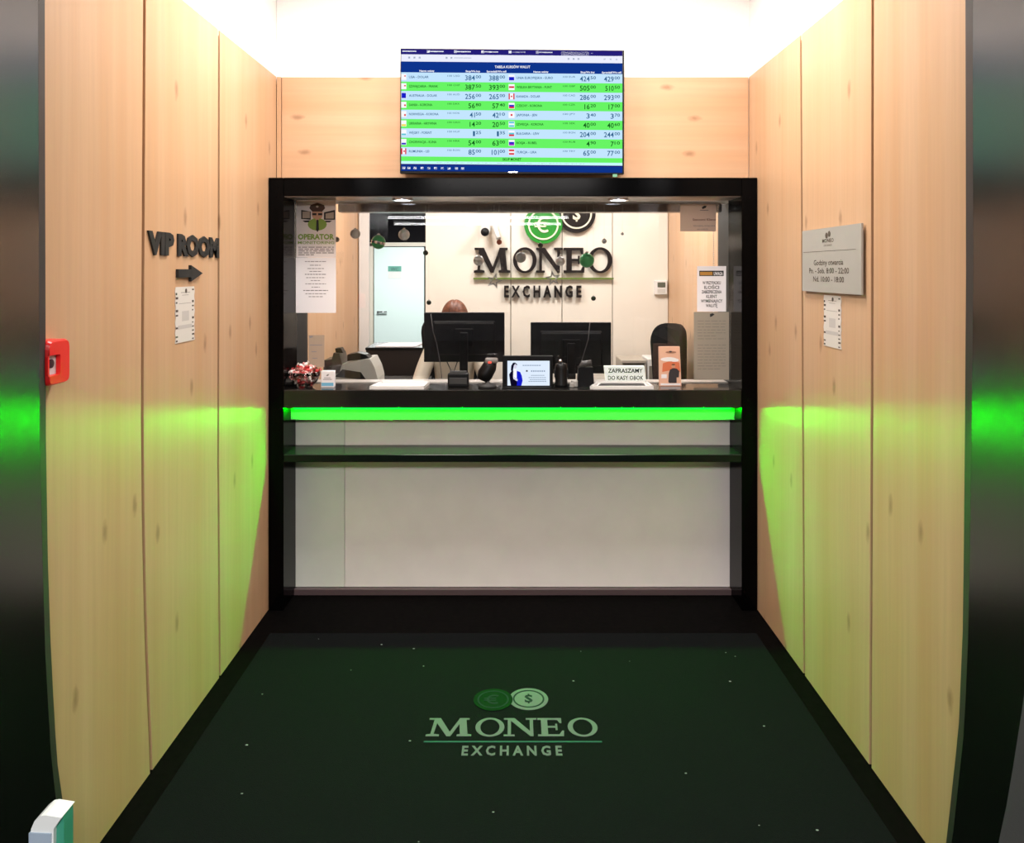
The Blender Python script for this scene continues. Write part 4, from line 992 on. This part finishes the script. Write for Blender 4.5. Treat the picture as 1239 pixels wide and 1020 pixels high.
# opening hours plate
t = thing('hours_plate', 'grey metal plate with opening hours on the right wooden wall', 'sign', (WR, dR(1010), 1.525))
a0, a1, z0, z1 = -dR(975), -dR(1047.5), 1.522, 1.757
b = BM(); rect(b, RIGHT, a0, a1, z0, z1, .008, .006); obj('plate', b, mat('plate_metal', (.46, .45, .42), .38, metal=.35), t)
b = BM(); 
for a in (a0+.03, a1-.03):
    for z in (z0+.03, z1-.03): disc(b, a, z, .008, .0, .008, RIGHT, 12)
obj('standoffs', b, chrome, t)
am = (a0+a1)/2-.01; b = BM(); inkp = mat('plate_ink', (.10, .08, .06), .6)
rect(b, RIGHT, a0+.01, a1-.04, z0+.15, z0+.1515, .0145, 0)
text(b, RIGHT, 'Godziny otwarcia', am, 1.622, .019, w=.26, align='C', c=.0146, bold=.01); text(b, RIGHT, 'Pn. - Sob. 8:00 - 22:00', am, 1.592, .019, w=.35, align='C', c=.0146, bold=.01); text(b, RIGHT, 'Nd. 10:00 - 18:00', am, 1.561, .019, w=.27, align='C', c=.0146, bold=.01)
text(b, RIGHT, 'MONEO', am, 1.704, .013, w=.10, align='C', c=.0146, bold=.02); text(b, RIGHT, 'EXCHANGE', am, 1.690, .007, w=.07, align='C', c=.0146, bold=.0)
ring(b, am-.012, 1.729, .011, .006, .0145, .015, RIGHT, 20); disc(b, am-.012, 1.729, .004, .0145, .015, RIGHT, 12); disc(b, am+.012, 1.734, .011, .0145, .0148, RIGHT, 20); disc(b, am-.012, 1.729, .010, .0145, .0148, RIGHT, 20)
obj('engraving', b, inkp, t)

# fire alarm call point
t = thing('alarm_call_point', 'red fire alarm box beside the left steel jamb', 'alarm', (WL, 1.90, 1.32))
ya, yb, za_, zb_ = 1.862, 1.9335, 1.322, 1.432
redm = mat('alarm_red', (.80, .02, .02), .3)
b = BM(); yi0, yi1, zi0, zi1 = ya-.02, ya+.028, za_+.026, zb_-.038
def sq(c0, c1, e0, e1, n=32, p=.28):
    out = []
    for i in range(n):
        a = 2*math.pi*i/n; cs, sn = math.cos(a), math.sin(a)
        out.append(((c0+c1)/2+(c1-c0)/2*math.copysign(abs(cs)**p, cs), (e0+e1)/2+(e1-e0)/2*math.copysign(abs(sn)**p, sn)))
    return out
prof = [(sq(ya-.02, yb, za_, zb_), .0005), (sq(ya-.02, yb, za_, zb_), .034), (sq(ya-.016, yb-.004, za_+.004, zb_-.004), .041), (sq(yi0-.002, yi1+.002, zi0-.002, zi1+.002, p=.15), .041), (sq(yi0, yi1, zi0, zi1, p=.15), .028)]
rows = [[b.verts.new(LEFT(y, z, c)) for y, z in pts] for pts, c in prof]
for r0, r1 in zip(rows, rows[1:]):
    for i in range(32): b.faces.new([r0[i], r0[(i+1) % 32], r1[(i+1) % 32], r1[i]])
b.faces.new(rows[-1]); b.faces.new(rows[0]); bmesh.ops.recalc_face_normals(b, faces=b.faces[:])
obj('housing', b, redm, t)
b = BM(); rect(b, LEFT, yi0, yi1, zi0, zi1, .0285, .002); obj('glass_pane', b, mat('alarm_white', (.72, .70, .75), .2), t)
b = BM(); disc(b, ya+.006, (zi0+zi1)/2+.004, .011, .0306, .033, LEFT, 20); obj('button', b, mat('alarm_dot', (.05, .01, .03), .4), t)

# white rounded post head beside the left jamb
t = thing('door_stop', 'white round-topped door stop against the bottom of the left jamb', 'door stop', (-1.05, 1.66, 0))
b = BM(); d = 1.62
pts = [(36.5, 1025), (37.5, 1003), (42, 993), (49, 987.5), (55, 986.5), (74.5, 989.5), (65, 1003), (62, 1025)]
PP = [(fx(x, d), fz(y, d)) for x, y in pts]
PP[0] = (PP[0][0], .004); PP[-1] = (PP[-1][0], .004); PP[0] = (PP[1][0]-.002, .004)
b2 = [( -x, z) for x, z in PP]
prism(b, PP, -.05, .0, FRONT(d)); obj('post', b, mat('stop_white', (.80, .84, .84), .4), t, recalc=True)
b = BM(); prism(b, [(PP[1][0]-.003, .004), (PP[-1][0]+.001, .004), (PP[-1][0]+.001, fz(1008, d)), (PP[1][0]-.003, fz(1007, d))], -.052, .003, FRONT(d)); obj('sleeve', b, mat('stop_blue', (.36, .45, .56), .4), t, recalc=True)
b = BM(); prism(b, [(PP[-1][0]+.0015, .004), (PP[-1][0]+.018, .004), (fx(74, d), fz(1000, d)), (fx(73.5, d), fz(991, d)), (PP[-2][0], fz(1004, d))], -.045, -.01, FRONT(d)); obj('inner_rib', b, mat('stop_teal', (.05, .30, .20), .3), t, recalc=True)

# ================================================================== FLOOR MAT
t = thing('floor_mat', 'dark floor mat with a pale shop logo of letters and coins', 'mat', (0, 2, 0))
matm = mat('mat_pile', (.0034, .0042, .0048), .95, spec=.1, noise=.45, nscale=350, bump=.8)
b = BM(); yb_ = 1.6*F/(768-CY); box(b, -1.07, 1.07, .95, yb_, .0005, .008, .002); obj('mat_base', b, matm, t)
mg = mat('mat_print', (.115, .145, .13), .9, spec=.1); mdg = mat('mat_green', (.002, .022, .004), .9, spec=.1)
Wl = 207/F*2.68
P = FLOOR
logo(t, P, Wl, fx(619.5, 2.68), 2.629, .0082, .0012, mg, mat('mat_line', (.03, .11, .08), .9, spec=.1), mdg, mg, mat('mat_dark', (.015, .035, .025), .95, spec=.1), (-.118, .375), (.103, .385), .122, hk=.178, ex_v=(-.172, -.092), line_v=-.05)
b = BM(); rs = random.Random(5)
for k in range(24):
    x, y = rs.uniform(-.95, .95), rs.uniform(1.9, 3.36); s = rs.uniform(.0015, .004)
    ball(b, (x, y, .0095), s, n=6, s=(1.4, 1, .3))
o = obj('lint', b, mat('lint', (.30, .36, .32), .9), t); o['kind'] = 'stuff'

for o in bpy.data.objects:
    if o.name.split('.')[0] in ('print', 'screen_text', 'caption', 'flags', 'picture', 'engraving', 'lettering') and o.type == 'MESH': o['kind'] = 'stuff'
